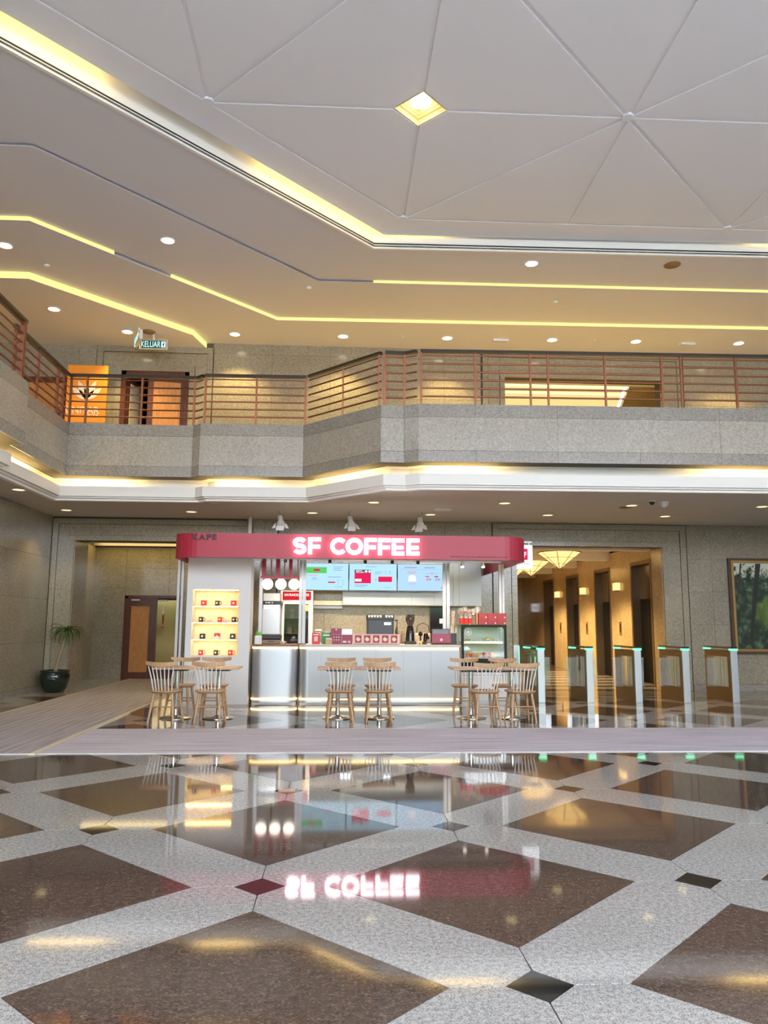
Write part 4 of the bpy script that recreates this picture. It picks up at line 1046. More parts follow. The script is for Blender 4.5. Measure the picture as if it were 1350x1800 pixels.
MB().lathe([(.014,0),(.022,0)],14).build('emblem', M['scr_red'], s3, (.225,-.006,.09),(PI/2,0,0)); MB().lathe([(.014,0),(.022,0)],14).build('emblem', M['scr_red'], s3, (.435,-.006,-.205),(PI/2,0,0))

# fridge
F = thing('upright_fridge', 'upright glass door drinks fridge with a red lit header', 'fridge', (-.822,15.9,0))
MB().box(-.325,-.29,0,.6,0,2.07).box(.29,.325,0,.6,0,2.07).box(-.29,.29,.55,.6,0,2.07).box(-.29,.29,0,.55,0,.12).box(-.29,.29,.02,.55,1.86,2.07).build('cabinet', M['white'], F)
bx('header', EM('header_red',(.75,.03,.03),.9), F, -.285,.285,-.012,.02,1.885,2.055)
txt('SAN FRANCISCO COFFEE', M['box_light'], F, 0,-.014,1.985,.50,.05,bold=.01); lines(F,'scr_white',-.06,1.92,1,.15,.02); 
MB().box(-.285,-.245,-.03,0,.12,1.85).box(.245,.285,-.03,0,.12,1.85).box(-.245,.245,-.03,0,1.80,1.85).box(-.245,.245,-.03,0,.12,.18).build('door_frame', M['white'], F)
bx('door_glass', M['smoke_glass'], F, -.245,.245,-.018,-.012,.18,1.80)
for z in (.45,.8,1.2,1.52): bx('shelf', M['steel'], F, -.285,.285,.05,.5,z,z+.012)
bx('inner_fill_lamp', M['globe'], F, -.25,.25,.05,.12,1.83,1.85); bx('handle', M['steel'], F, .255,.27,-.06,-.03,.9,1.3); bx('sticker', M['yellow_food'], F, .17,.245,-.031,-.0305,1.66,1.78)  # lamp strip inside is added to brighten the dark fridge interior
for x, z, mt, lb, h in ((-.15,1.212,'cream','cream carton on the lit fridge shelf',.16),(-.02,1.212,'kraft','brown paper carton on the lit fridge shelf',.13),(.1,1.212,'white','white carton on the lit fridge shelf',.18),(-.1,1.532,'grey_metal','grey tin on the top fridge shelf',.14),(.08,1.532,'paper','pale tub on the top fridge shelf',.12),(-.1,.812,'grey_metal','grey tub low in the fridge',.2)):
    t = thing('carton', lb, 'carton', (-.822+x,16.2,z+.001)); bx('body', M[mt], t, -.05,.05,-.05,.05,0,h); bx('cap', M['white'], t, -.02,.02,-.02,.02,h,h+.02)
# ice machine
I = thing('ice_machine', 'tall stainless ice machine standing behind the steel counter', 'ice machine', (-1.283,15.4,0))
bx('body', M['brushed'], I, -.175,.165,0,.46,1.20,1.69); bx('neck', M['steel'], I, -.165,.155,.03,.46,1.69,1.78); bx('control_band', M['black'], I, -.175,.19,-.02,.46,1.775,1.845); bx('upper_box', M['brushed'], I, -.165,.155,.0,.46,1.845,1.995)
bx('cabinet', M['grey_metal'], I, -.175,.165,0,.46,0,1.02); bx('gap', M['black'], I, -.16,.15,.02,.46,1.02,1.20)
m = MB()
for k, x in enumerate((-.12,-.08,-.05,.0)): m.box(x,x+.02,-.022,-.02,1.80,1.82)
m.build('control_marks', M['white'], I)
T = thing('till_drawer', 'grey till drawer with a black lid on the steel counter', 'till', (-1.185,14.25,1.036))
MB().box(-.17,.17,0,.32,0,.085).build('drawer', M['bronze'], T, bevel=.01); MB().box(-.175,.175,-.01,.33,.085,.165).build('lid', M['black'], T, bevel=.015); bx('handle', M['black'], T, -.05,.05,-.012,0,.04,.055)
t = thing('planter', 'small white square planter with bright grass at the end of the wood counter top', 'planter', (-1.40,14.12,1.036))
MB().prism([(-.06,-.06),(.06,-.06),(.06,.06),(-.06,.06)],0,.155).build('pot', M['white'], t, bevel=.006)
g = MB()
for k in range(46):
    x, y = random.uniform(-.045,.045), random.uniform(-.045,.045); dx, dy = random.uniform(-.035,.035), random.uniform(-.03,.03); h = random.uniform(.06,.11)
    g.add([(x-.005,y,.15),(x+.005,y,.15),(x+dx,y+dy,.15+h)],[(0,1,2)])
o = g.build('grass', M['grass_green'], t); o['kind'] = 'stuff'
t = thing('card_bowl', 'clear tray of small packets beside the till drawer', 'tray', (-.965,14.2,1.036))
MB().lathe([(.001,.004),(.06,.004),(.075,.05),(.072,.05),(.057,.01)],16).build('bowl', M['clear'], t)
for k in range(5): MB().box(-.03,.03,-.012,.012,0,.006).build('packet', M['paper' if k%2 else 'pink_board'], t, (random.uniform(-.02,.02),random.uniform(-.02,.02),.012+.009*k),(random.uniform(-.3,.3),.2,k*1.1))

# counter top goods (z of the beige top)
CT = 1.040
def board(x, y, wd, h, mat, label, cat='stand', tilt=12, name='counter_card'):
    t = thing(name, label, cat, (x,y,CT))
    o = MB().box(-wd/2,wd/2,0,.008,0,h).build('board', M[mat], t, (0,.0,.002), (R(-tilt),0,0)); MB().quad((-wd*.3,.012,0),(wd*.3,.012,0),(wd*.2,.03+h*math.sin(R(tilt))*.6,h*.6),(-wd*.2,.03+h*math.sin(R(tilt))*.6,h*.6)).build('strut', M['white'], t)
    return t, o
def on(o, mat, x0,x1,z0,z1, name='print'): MB().box(x0,x1,-.003,0,z0,z1).build(name, M[mat], o)
t, o = board(-.374,14.17,.145,.205,'red_print','red upright counter card with a pale picture, nearest the double post'); on(o,'pink_board',-.035,.035,.05,.14); on(o,'white',-.05,.05,.165,.18)
t, o = board(-.19,14.24,.17,.215,'green_card','green counter card with white lettering beside the red card'); on(o,'white',-.06,.07,.15,.165); on(o,'white',-.05,.06,.175,.185)
t = thing('card_box', 'small tan card holder in front of the green counter card', 'box', (-.14,14.11,CT)); bx('body', M['kraft'], t, -.06,.06,0,.07,0,.085); bx('card', M['pink_board'], t, -.055,.055,.02,.03,.03,.115)
t = thing('paper_bag', 'purple upright paper pack with rows of white icons', 'pack', (-.008,14.2,CT)); bx('pack', M['purple_card'], t, -.098,.098,0,.09,0,.285)
m = MB()
for i in range(3):
    for j in range(2): m.box(-.05+.045*i,-.03+.045*i,-.002,0,.07+.05*j,.085+.05*j)
m.box(-.012,.012,-.002,0,.25,.272); m.build('icons', M['white'], t); bx('fold', M['pink_board'], t, -.098,.098,-.002,0,.175,.178)
t = thing('leaflet_stand', 'purple leaflet stand with silver picture top and white codes area', 'stand', (.189,14.22,CT)); bx('front', M['purple_card'], t, -.095,.095,0,.08,0,.175); bx('tray', M['steel'], t, -.09,.09,.01,.08,.175,.27); bx('caption', M['white'], t, -.075,-.01,-.003,0,.03,.06); bx('leaflet', M['pink_board'], t, .02,.06,-.003,0,.025,.065)
t = thing('menu_strip', 'long pink counter stand with five red picture cards', 'stand', (.715,14.16,CT)); bx('board', M['pink_board'], t, -.425,.425,0,.03,0,.185); bx('foot', M['pink_board'], t, -.425,.425,0,.1,0,.008)
for k in range(5):
    x = -.325+.163*k
    bx('picture_card', M['red_deep'], t, x-.058,x+.058,-.006,0,.03,.165)
    MB().lathe([(.001,0),(.038,0)],14).build('cup_picture', M['cream'], t, (x,-.0075,.095),(PI/2,0,0))
    bx('cup_lid', M['black'], t, x+.012,x+.045,-.0095,-.0075,.115,.13)
E = thing('espresso_machine', 'dark blue box shaped coffee machine with cups along its top', 'coffee machine', (.835,14.92,1.02))
MB().box(-.255,.255,0,.5,.0,.54).build('body', M['navy'], E, bevel=.02); MB().box(-.262,.262,-.012,.5,.46,.565).build('cup_rail', M['black'], E, bevel=.01)
bx('badge', M['steel'], E, .07,.20,-.004,0,.37,.42)
for k in range(9):
    if k == 5: continue
    MB().lathe([(.001,0),(.016,0),(.022,.045),(.001,.045)],10).build('cup', M['white'], E, (-.22+.055*k,.0-.01,.505))
t = thing('pump_bottle', 'black syrup pump bottle beside the coffee machine', 'bottle', (1.165,15.1,1.02))
MB().lathe([(.001,0),(.035,0),(.035,.26),(.018,.31),(.014,.34)],14).build('body', M['hopper'], t); MB().cone((0,0,.34),(0,0,.46),.008,n=8).cone((0,0,.45),(-.05,-.02,.46),.009,n=8).box(-.025,.025,-.012,.012,.46,.475).build('pump', M['black'], t)
for k, (x, h, mt, lb) in enumerate(((1.20,.30,'cream','tall stack of cream cups right of the pump bottle'),(1.27,.27,'cup_paper','stack of kraft cups behind the grinder'))):
    t = thing('cup_stack', lb, 'cups', (x,15.0,1.02), 0, 'paper cup stacks by the coffee machine')
    for q in range(8): MB().lathe([(.024,0),(.034,.06),(.036,.06),(.034,.055)],12).build('paper_cup', M[mt], t, (0,0,h/9*q))
G = thing('coffee_grinder', 'black coffee grinder with a smoked bean hopper on the bar', 'grinder', (1.358,14.35,CT))
MB().box(-.10,.10,-.02,.2,0,.06).build('base', M['black'], G, bevel=.01); MB().lathe([(.085,.06),(.075,.2),(.06,.31),(.05,.335)],16,(0,.08,0)).build('body', M['gloss_black'], G); MB().lathe([(.045,.335),(.085,.44),(.088,.535),(.001,.54)],16,(0,.08,0)).build('hopper', M['hopper'], G)
MB().lathe([(.09,.535),(.092,.545),(.001,.55)],16,(0,.08,0)).build('lid', M['black'], G); bx('spout', M['black'], G, -.02,.02,-.06,0,.2,.24); bx('badge', M['white'], G, -.02,.02,-.012,-.002,.19,.205)
t = thing('portafilter_stand', 'black tamping stand with small cups beside the grinder', 'stand', (1.60,14.35,CT)); MB().box(-.09,.09,0,.12,0,.05).build('base', M['black'], t, bevel=.01); MB().cone((.03,.06,.05),(.05,.06,.2),.03,.045,10).cone((-.05,.06,.05),(-.05,.06,.15),.014,n=8).sphere((-.05,.06,.19),.045,12,8).cone((.05,.06,.2),(.1,.02,.1),.02,n=8).build('tamper', M['gloss_black'], t)
for x, mt, lb in ((1.53,'yellow_food','small yellow cup by the tamping stand'),(1.48,'pink_board','small pink cup by the grinder foot')):
    t = thing('small_cup', lb, 'cup', (x,14.16,CT)); MB().lathe([(.001,0),(.022,0),(.028,.06),(.026,.06),(.02,.006)],12).build('cup', M[mt], t); MB().lathe([(.027,.06),(.03,.065),(.026,.068)],12).build('rim', M['white'], t)
t = thing('ribbed_bowl', 'small white bowl with a dark band on the bar', 'bowl', (1.67,14.14,CT)); MB().lathe([(.001,0),(.035,0),(.05,.05),(.046,.05),(.03,.008)],14).build('bowl', M['white'], t); MB().lathe([(.049,.03),(.0515,.05)],14).build('band', M['navy'], t)
t = thing('soap_bottle', 'tan bottle with an orange lid behind the tamping stand', 'bottle', (1.70,14.5,CT)); MB().lathe([(.001,0),(.032,0),(.032,.16),(.012,.2)],12).build('body', M['cup_paper'], t); MB().cone((0,0,.2),(0,0,.25),.014,n=10).build('cap', M['orange_food'], t)
Rg = thing('cash_register', 'dark maroon point of sale terminal with its screen turned away', 'cash register', (1.91,14.2,CT))
MB().box(-.17,.17,.05,.3,0,.03).build('base', M['black'], Rg, bevel=.008); MB().cone((0,.16,.03),(0,.14,.12),.05,n=12).build('stand', M['black'], Rg)
MB().box(-.175,.175,0,.02,.03,.20).build('front_sign', M['purple_card'], Rg, bevel=.004); MB().box(-.165,.165,.06,.10,.13,.30).build('terminal', M['gloss_black'], Rg, rot=(R(-8),0,0), bevel=.01)
MB().cone((0,-.002,.09),(0,0,.09),.025,n=14).build('emblem', M['pink_board'], Rg)
t = thing('utensil_box', 'black box of straws and napkins at the end of the bar', 'box', (2.14,14.3,CT)); bx('box', M['black'], t, -.06,.06,-.05,.08,0,.21)
for k in range(7): MB().cone((-.04+.014*k,0,.1),(-.05+.016*k+random.uniform(-.03,.03),.02,.33+random.uniform(-.03,.02)),.006,n=6).build('straw', M['cup_paper' if k%2 else 'paper'], t)
t = thing('cup_tower', 'very tall stack of cream paper cups at the end post', 'cups', (2.17,14.50,CT))
for q in range(22): MB().lathe([(.03,0),(.042,.09),(.044,.09),(.041,.08)],14).build('paper_cup', M['cup_paper'], t, (0,0,.025*q))

# cake display case
D = thing('cake_display', 'black framed glass cake display case beside the counter', 'display case', (2.67,14.06,0))
hw = .415
MB().box(-hw,hw,0,.55,0,.10).box(-hw,hw,.02,.55,.10,.60).box(-hw,hw,.50,.55,.6,1.405).build('cabinet', M['counter_panel'], D)
MB().box(-hw,-hw+.045,-.01,.04,.56,1.405).box(hw-.045,hw,-.01,.04,.56,1.405).box(-hw+.045,hw-.045,-.01,.04,1.365,1.405).box(-hw+.045,hw-.045,-.01,.04,.56,.80).box(-hw,hw,.04,.55,1.385,1.405).build('front_frame', M['gloss_black'], D)
for s in (-1,1):
    MB().prismy([(s*(hw-.045),1.365),(s*(hw-.10),1.365),(s*(hw-.062),1.352),(s*(hw-.045),1.31)],-.01,.03).build('corner', M['gloss_black'], D)
    bx('side_glass', M['pane'], D, s*hw-.003,s*hw+.003,.04,.5,.6,1.385)
bx('front_glass', M['pane'], D, -hw+.045,hw-.045,.005,.011,.80,1.365)
bx('deck', M['white'], D, -hw+.01,hw-.01,.04,.5,.80,.815)
bx('shelf', M['clear'], D, -hw+.02,hw-.02,.06,.48,1.085,1.093)
bx('price_rail', M['steel'], D, -hw+.02,hw-.02,.05,.06,1.085,1.11)
bx('inner_fill_lamp', M['globe'], D, -hw+.06,hw-.06,.05,.11,1.365,1.38)
bx('inner_fill_lamp', M['led'], D, -hw+.06,hw-.06,.06,.075,1.070,1.080)
bx('reflection_back', P('case_reflection',(.66,.74,.62),.3), D, -hw+.03,hw-.03,.485,.5,.82,1.36)  # pale green panel stands in for greenery reflected in the glass
bx('lower_panel', M['white_board'], D, -hw,hw,-.005,.02,.06,.555)
bx('lower_seam', M['grey_metal'], D, -hw+.02,hw-.02,-.008,-.005,.50,.515)
MB().lathe([(.050,0),(.062,0)],24).build('round_seal', M['white'], D, (-.285,.0035,1.275),(PI/2,0,0)); MB().lathe([(.001,0),(.028,0)],8).build('round_seal', M['white'], D, (-.285,.0035,1.275),(PI/2,0,0))
cakes = [(-.26,1.093,'tan_food','brown cake on the upper case shelf at the counter side',.05),(-.03,1.093,'cream','pale cake on the upper case shelf behind the white card',.06),(.12,1.093,'yellow_food','yellow cake on the upper case shelf',.085),(.27,1.093,'tan_food','tan pastry on the upper case shelf at the far end',.05),
         (-.25,.815,'tan_food','brown pastry on the case deck at the counter side',.06),(-.06,.815,'cream','cream pastry in the middle of the case deck',.045),(.07,.815,'tan_food','tan roll on the case deck',.06),(.20,.815,'yellow_food','flat yellow pastry on the case deck at the far end',.10)]
for x, z, mt, lb, h in cakes:
    t = thing('cake', lb, 'cake', (2.67+x,14.30,z+.001), 0, 'cakes in the display case')
    MB().lathe([(.001,0),(.065,0),(.065,.006),(.05,.008)],14).build('plate', M['white'], t); MB().lathe([(.05,.008),(.052,h*.8),(.04,h),(.001,h+.004)],12).build('cake_body', M[mt], t)
for x, z, lb in ((-.07,1.093,'white label before the pale cake, upper shelf'),(.10,1.093,'white label before the yellow cake, upper shelf'),(.25,1.093,'white label at the far end of the upper shelf'),(-.06,.815,'white label in the middle of the case deck'),(.20,.815,'white label before the flat yellow pastry')):
    t = thing('price_label', lb, 'label', (2.67+x,14.16,z+.0015), 0, 'labels in the display case')
    MB().box(-.042,.042,0,.004,0,.055).build('card', M['white'], t); bx('foot', M['clear'], t, -.03,.03,.004,.03,0,.004); bx('print', M['scr_grey'], t, -.03,.03,-.001,0,.02,.035)
for x, mt, lb in ((-.28,'orange_food','orange drink cup low in the display case, counter side'),(-.20,'orange_food','second orange drink cup low in the display case'),(.02,'red_print','red drink cup low in the display case'),(-.09,'yellow_food','yellow drink cup low in the display case'),(.105,'red_print','second red drink cup low in the display case')):
    t = thing('drink_cup', lb, 'cup', (2.67+x,14.03,.60)); 
    t.location = (2.67+x,14.16,.8165); MB().lathe([(.001,0),(.026,0),(.034,.085),(.001,.085)],12).build('cup', M[mt], t); MB().lathe([(.036,.085),(.036,.092),(.001,.1)],12).build('lid', M['clear'], t)
for r in range(2):
    for c in range(3):
        t = thing('red_carton', 'red carton, %s row %s of the pile on the cake display' % (('lower','upper')[r],('at the bottle end','in the middle','at the post end')[c]), 'carton', (2.70+.175*c,14.35,1.405+.107*r), 0, 'red cartons on the cake display')
        bx('carton', M['red_deep'], t, -.085,.085,-.06,.1,0,.105); MB().cone((.055,-.062,.03),(.055,-.06,.03),.015,n=10).build('seal', M['pink_board'], t)
t = thing('orange_sleeve', 'orange cardboard sleeve edge beside the red cartons', 'sleeve', (2.59,14.35,1.405)); bx('sleeve', M['orange_food'], t, -.012,.0,-.05,.1,0,.215); bx('flap', M['kraft'], t, 0,.012,-.05,.1,0,.215)
for k, x in enumerate((2.30,2.38,2.46)):
    t = thing('drink_bottle', 'red wrapped clear bottle on the cake display, %s from the bar' % ('first','second','third')[k], 'bottle', (x,14.32,1.405), 0, 'red drink bottles on the cake display')
    MB().lathe([(.001,0),(.036,0),(.036,.15),(.018,.2),(.016,.215)],14).build('bottle', M['clear'], t); MB().lathe([(.037,.02),(.037,.12)],14).build('wrap', M['bottle_red'], t); MB().cone((0,0,.213),(0,0,.245),.019,n=12).build('cap', M['bottle_red'], t)
t = thing('plastic_bag', 'crumpled clear plastic bag behind the red bottles', 'bag', (2.47,14.535,1.406))
m = MB()
for k in range(5): m.sphere((-.15+.08*k,0,.24+.03*math.sin(k*2)),.075,8,6)
m.cone((0,0,0),(0,0,.22),.08,n=8); m.build('sheet', M['clear'], t)
for k, (x, h) in enumerate(((-.36,.25),(-.20,.2))):
    t = thing('storage_jar', ('tall','short')[k]+' clear jar with a cream lid on the steel work table', 'jar', (x,15.2,1.02)); MB().lathe([(.001,0),(.06,0),(.06,h),(.05,h)],14).build('jar', M['clear'], t); MB().lathe([(.066,h),(.066,h+.025),(.001,h+.03)],14).build('lid', M['cream'], t)
for k, (x, z) in enumerate(((-.06,0),(.06,0),(-.06,.11),(.06,.11))):
    t = thing('cream_box', 'cream carton in the small pile behind the purple packs, %s' % ('lower near fridge','lower far','upper near fridge','upper far')[k], 'box', (.0+x*.95,15.25,1.02+z), 0, 'cream cartons on the work table'); bx('carton', M['cream'], t, -.055,.055,-.06,.06,0,.108); bx('tape', M['kraft'], t, -.012,.012,-.062,.062,.1,.1085)
t = thing('cloth_bag', 'pale drawstring bag on the steel work table behind the grinder', 'bag', (1.68,15.2,1.02)); MB().prism([(-.15,-.08),(.15,-.08),(.15,.08),(-.15,.08)],0,.22).build('bag', M['cup_paper'], t, bevel=.03); MB().tube([(-.12,0,.22),(-.11,0,.36),(0,0,.42),(.11,0,.36),(.12,0,.22)],.012,6).build('cord', M['hopper'], t)
t = thing('dark_doorway', 'dark glass service hatch at the back of the bar with a lit notice', 'hatch', (2.175,YB-.03,1.02)); bx('glass', M['gloss_black'], t, -.16,.16,-.02,0,0,.78); MB().box(-.18,-.16,-.03,0,0,.78).box(.16,.18,-.03,0,0,.78).build('frame', M['bronze'], t); bx('notice', M['box_light'], t, .05,.15,-.025,-.02,.41,.51)
# projecting light box sign
t = thing('blade_sign', 'white projecting light box with a red square, past the end of the fascia', 'sign', (3.27,13.9,2.42))
bx('case', M['box_light'], t, .0,.27,-.06,.06,0,.425); MB().box(-.10,.27,-.02,.02,.478,.50).box(.03,.05,-.015,.015,.425,.478).box(.21,.23,-.015,.015,.425,.478).build('arm', M['grey_metal'], t)
bx('red_square', M['scr_red'], t, .03,.18,-.064,-.06,.155,.36); txt('SF', M['scr_white'], t, .11,-.066,.255,.09,.10,'lettering',.002,.03); txt('COFFEE', M['scr_dark'], t, .125,-.062,.085,.19,.042,'lettering',.002,.0)

# ---------------------------------------------------------------- tables and chairs
def table_proto(label):
    t = thing('cafe_table', label, 'table', (0,0,0), 0, 'cafe tables before the kiosk')
    o = MB().box(-.312,.312,-.30,.30,.725,.755).build('tabletop', M['ash_top'], t, bevel=.010)
    MB().box(-.17,.17,-.17,.17,.700,.725).build('plate', M['black'], t); MB().cone((0,0,.03),(0,0,.70),.035,n=16).build('column', M['chrome'], t)
    MB().lathe([(.001,.012),(.23,.0),(.235,.008),(.225,.018),(.06,.03),(.038,.05)],28).build('base', M['chrome'], t)
    return t
TB = [(-2.38,11.98,'square table at the mug wall end, nearer the passage'),(-1.752,11.98,'square table at the mug wall end, nearer the steel counter'),(.03,11.98,'square table of the middle pair, nearer the steel counter'),(.658,11.98,'square table of the middle pair, nearer the cake display'),(2.055,11.98,'square table before the cake display, nearer the bar'),(2.685,11.98,'square table before the cake display, nearer the gates')]
tp = None
for x, y, lb in TB:
    lb = 'wood '+lb
    if tp is None: tp = table_proto(lb); tp.location = (x,y,0)
    else: copy_tree(tp, lb, (x,y,0))
def chair_proto(label):
    """back of the chair at -y, seat reaches to +y"""
    t = thing('spindle_chair', label, 'chair', (0,0,0), 0, 'spindle back chairs before the kiosk')
    p = []
    for k in range(28):
        a = 2*PI*k/28; ca, sa = math.cos(a), math.sin(a)
        r = (abs(ca)**3.2+abs(sa)**3.2)**(-1/3.2); p.append((ca*r*(.215+.0*sa), sa*r*.21))
    m = MB(); n = len(p)
    for sc0, z0, sc1, z1 in ((.84,.418,.99,.440),(.99,.440,1.0,.452),(1.0,.452,.97,.458),(.97,.458,.6,.448)):
        m.add([(x*sc0,y*sc0,z0) for x,y in p]+[(x*sc1,y*sc1,z1) for x,y in p],[(i,(i+1)%n,(i+1)%n+n,i+n) for i in range(n)],True)
    m.add([(x*.84,y*.84,.418) for x,y in p],[tuple(range(n-1,-1,-1))]); m.add([(x*.6,y*.6,.448) for x,y in p],[tuple(range(n))])
    m.build('seat', M['ash'], t)
    for sx in (-1,1):
        for sy in (-1,1):
            MB().tube([(sx*.135,sy*.13,.425),(sx*.155,sy*.155,.25),(sx*.185,sy*.195,0)],.02,8,[.019,.021,.013]).build('leg', M['ash'], t)
        MB().cone((sx*.160,-.165,.21),(sx*.160,.165,.21),.010,n=8).build('stretcher', M['ash'], t)
    MB().cone((-.16,.05,.21),(.16,.05,.21),.009,n=8).build('stretcher', M['ash'], t)
    MB().cone((-.155,-.16,.235),(.155,-.16,.235),.009,n=8).build('stretcher', M['ash'], t)
    # crest rail: bent, a little higher at the ends
    q = MB(); rows = []
    for k in range(13):
        u = -1+2*k/12; x = u*.232; y = -.285+.055*u*u; dz = .022*u*u
        h = .032*(1-.25*abs(u)**3); rows.append([(x,y-.012,.822+dz-h),(x,y+.012,.822+dz-h),(x,y+.012,.822+dz+h),(x,y-.012,.822+dz+h)])
    vs = [v for r_ in rows for v in r_]
    q.add(vs,[(a*4+c,a*4+(c+1)%4,(a+1)*4+(c+1)%4,(a+1)*4+c) for a in range(12) for c in range(4)]); q.add(rows[0],[(3,2,1,0)]); q.add(rows[-1],[(0,1,2,3)])
    q.build('crest_rail', M['ash'], t, bevel=.006)
    for k in range(7):
        u = -1+2*k/6
        MB().tube([(u*.135,-.155-.02*(1-u*u),.448),(u*.150,-.205-.02*(1-u*u),.62),(u*.185,-.285+.055*u*u*.64,.80)],.008,6,[.007,.010,.006]).build('spindle', M['spindle'], t)
    return t
CH = [(-2.415,11.47,-10,'chair seen from behind at the mug wall tables, nearer the passage'),(-1.79,11.46,-3,'chair seen from behind at the mug wall tables, nearer the steel counter'),
 (.055,11.53,4,'chair seen from behind at the middle tables, nearer the steel counter'),(.625,11.53,0,'chair seen from behind at the middle tables, nearer the cake display'),
 (2.165,11.47,9,'chair seen from behind before the cake display, nearer the bar'),(2.70,11.47,3,'chair seen from behind before the cake display, nearer the gates'),
 (-2.42,12.50,176,'chair facing the hall at the mug wall tables, nearer the passage'),(-1.90,12.50,183,'chair facing the hall at the mug wall tables, nearer the steel counter'),
 (.09,12.46,182,'chair facing the hall at the middle tables, nearer the steel counter'),(.66,12.46,180,'chair facing the hall at the middle tables, nearer the cake display'),
 (2.05,12.50,172,'chair facing the hall before the cake display, nearer the bar'),(2.70,12.50,176,'chair facing the hall before the cake display, nearer the gates')]
ch = None
for x, y, rz, lb in CH:
    if ch is None: ch = chair_proto(lb); ch.location = (x,y,0); ch.rotation_euler = (0,0,R(rz))
    else: copy_tree(ch, lb, (x,y,0), R(rz))

# ---------------------------------------------------------------- entrance gates
def gate_proto(label):
    t = thing('entrance_gate', label, 'turnstile', (0,0,0), 0, 'glass wing entrance gates')
    MB().box(-.063,.063,0,.035,0,.975).build('front_pillar', M['gate_silver'], t, bevel=.004)
    MB().box(-.055,.055,.035,.16,0,.95).box(-.055,.055,.96,1.06,0,.95).box(-.055,.055,.16,.96,0,.27).box(-.055,.055,.16,.96,.83,.95).build('side_frame', M['bronze'], t)
    MB().box(-.066,.066,-.01,1.07,.985,1.02).build('top_cap', M['gloss_black'], t, bevel=.006)
    MB().box(-.072,.072,-.018,.06,.955,.987).build('front_light', M['green_led'], t, bevel=.008)
    MB().box(-.07,.07,1.05,1.085,.955,.985).build('rear_light', M['green_led'], t)
    for s in (-1,1): bx('side_glass', M['pane'], t, s*.05-.003,s*.05+.003,.16,.96,.27,.83)
    for y in (.40,.50,.74): MB().cone((0,y,.27),(0,y,.83),.016,n=10).build('wing_post', M['chrome'], t)
    bx('inner_plate', M['white_board'], t, -.02,.02,.2,.36,.29,.81)
    for s in (-1,1):
        for y in (.30,.66): bx('slot', M['gloss_black'], t, s*.055-.002,s*.055+.002,y-.09,y+.09,.885,.90)
    return t
GX = [3.767,4.68,5.59,6.503,7.434]
gp = None
for k, x in enumerate(GX):
    lb = 'bronze and silver entrance gate, '+('nearest the cake display','second from the cake display','third from the cake display','fourth from the cake display','last in the row, before the painting')[k]
    if gp is None: gp = gate_proto(lb); gp.location = (x,14.27,0)
    else: copy_tree(gp, lb, (x,14.27,0))
for k in range(5):
    for s in (-1,1):
        if (k == 4 and s == 1) or (k == 0 and s == -1): continue
        x = GX[k]+s*.10
        g_ = [o for o in bpy.data.objects if o.get('category') == 'turnstile' and abs(o.location.x-GX[k]) < .01][0]
        bx('glass_wing', M['wing_glass'], g_, s*.055 if s > 0 else -.30,.30 if s > 0 else -.055,.50,.51,.26,.80)
t = thing('barrier_post', 'slim silver end post of the gate line beside the cake display', 'post', (3.50,15.1,0)); bx('post', M['gate_silver'], t, -.05,.05,0,.06,0,1.0); MB().box(.05,.062,0,.06,.6,1.0).build('light', M['green_led'], t)  # glowing green strip stands in for the gate LED's glow on the post
bx('cap', M['grey_metal'], t, -.055,.055,-.005,.065,1.0,1.02)

# ---------------------------------------------------------------- runners
t = thing('carpet_runner', 'lilac grey striped carpet runner crossing the hall before the tables', 'carpet', (0,0,0)); bx('pile', M['carpet_x'], t, -3.19,11.5,8.80,10.72,0,.009)
bx('edge_strip', M['carpet_rail'], t, -3.19,11.5,8.772,8.80,0,.010); bx('edge_strip', M['carpet_rail'], t, -3.19,11.5,10.72,10.745,0,.010)
t = thing('carpet_runner', 'grey entrance matting with pale ribs leading to the passage door', 'carpet', (0,0,0)); bx('pile', M['carpet_y'], t, -5.15,-3.27,8.79,20.2,0,.009)
for k in range(13): bx('rib', M['carpet_rail'], t, -5.05+.138*k,-5.05+.138*k+.011,8.80,20.2,.009,.011)
bx('edge_strip', M['cream'], t, -3.27,-3.20,8.74,12.6,0,.013); bx('edge_strip', M['cream'], t, -3.27,-3.245,12.6,20.2,0,.011); bx('edge_strip', M['cream'], t, -5.18,-5.15,8.79,20.2,0,.011); bx('edge_strip', M['carpet_rail'], t, -5.15,-3.27,8.76,8.79,0,.010)

# ---------------------------------------------------------------- potted plant
t = thing('potted_plant', 'leaning cane plant in a glossy dark green pot against the granite frame', 'plant', (-5.72,16.42,0))
MB().lathe([(.001,0),(.19,0),(.235,.08),(.285,.25),(.292,.33),(.27,.40),(.285,.42),(.285,.44),(.255,.44),(.25,.40)],32).build('pot', M['pot'], t)
MB().lathe([(.252,.395),(.001,.40)],24).build('soil', M['soil'], t)
MB().tube([(.0,0,.38),(.06,0,.7),(.10,0,.85),(.17,-.01,1.15),(.19,-.01,1.24)],.03,8,[.036,.032,.034,.027,.022]).build('cane', M['cane'], t)
def leaf_mesh(L, wd, droop):
    m = MB(); rows = []
    for k in range(8):
        u = k/7; x = L*math.sin(min(1,u*1.02)*1.35)/math.sin(1.35); z = .16*u*(1-u)*2*L/.4-droop*u*u
        w_ = wd*math.sin(PI*min(.97,u*.9+.12))**.7
        rows.append([(x,-w_,z+.004),(x,0,z-.006),(x,w_,z+.004)])
    vs = [v for r_ in rows for v in r_]
    return m.add(vs,[(a*3+c,a*3+c+1,(a+1)*3+c+1,(a+1)*3+c) for a in range(7) for c in range(2)],True)
vars_ = [leaf_mesh(.36,.022,.10),leaf_mesh(.32,.024,.22),leaf_mesh(.40,.02,.02),leaf_mesh(.26,.022,.26)]
protos = []
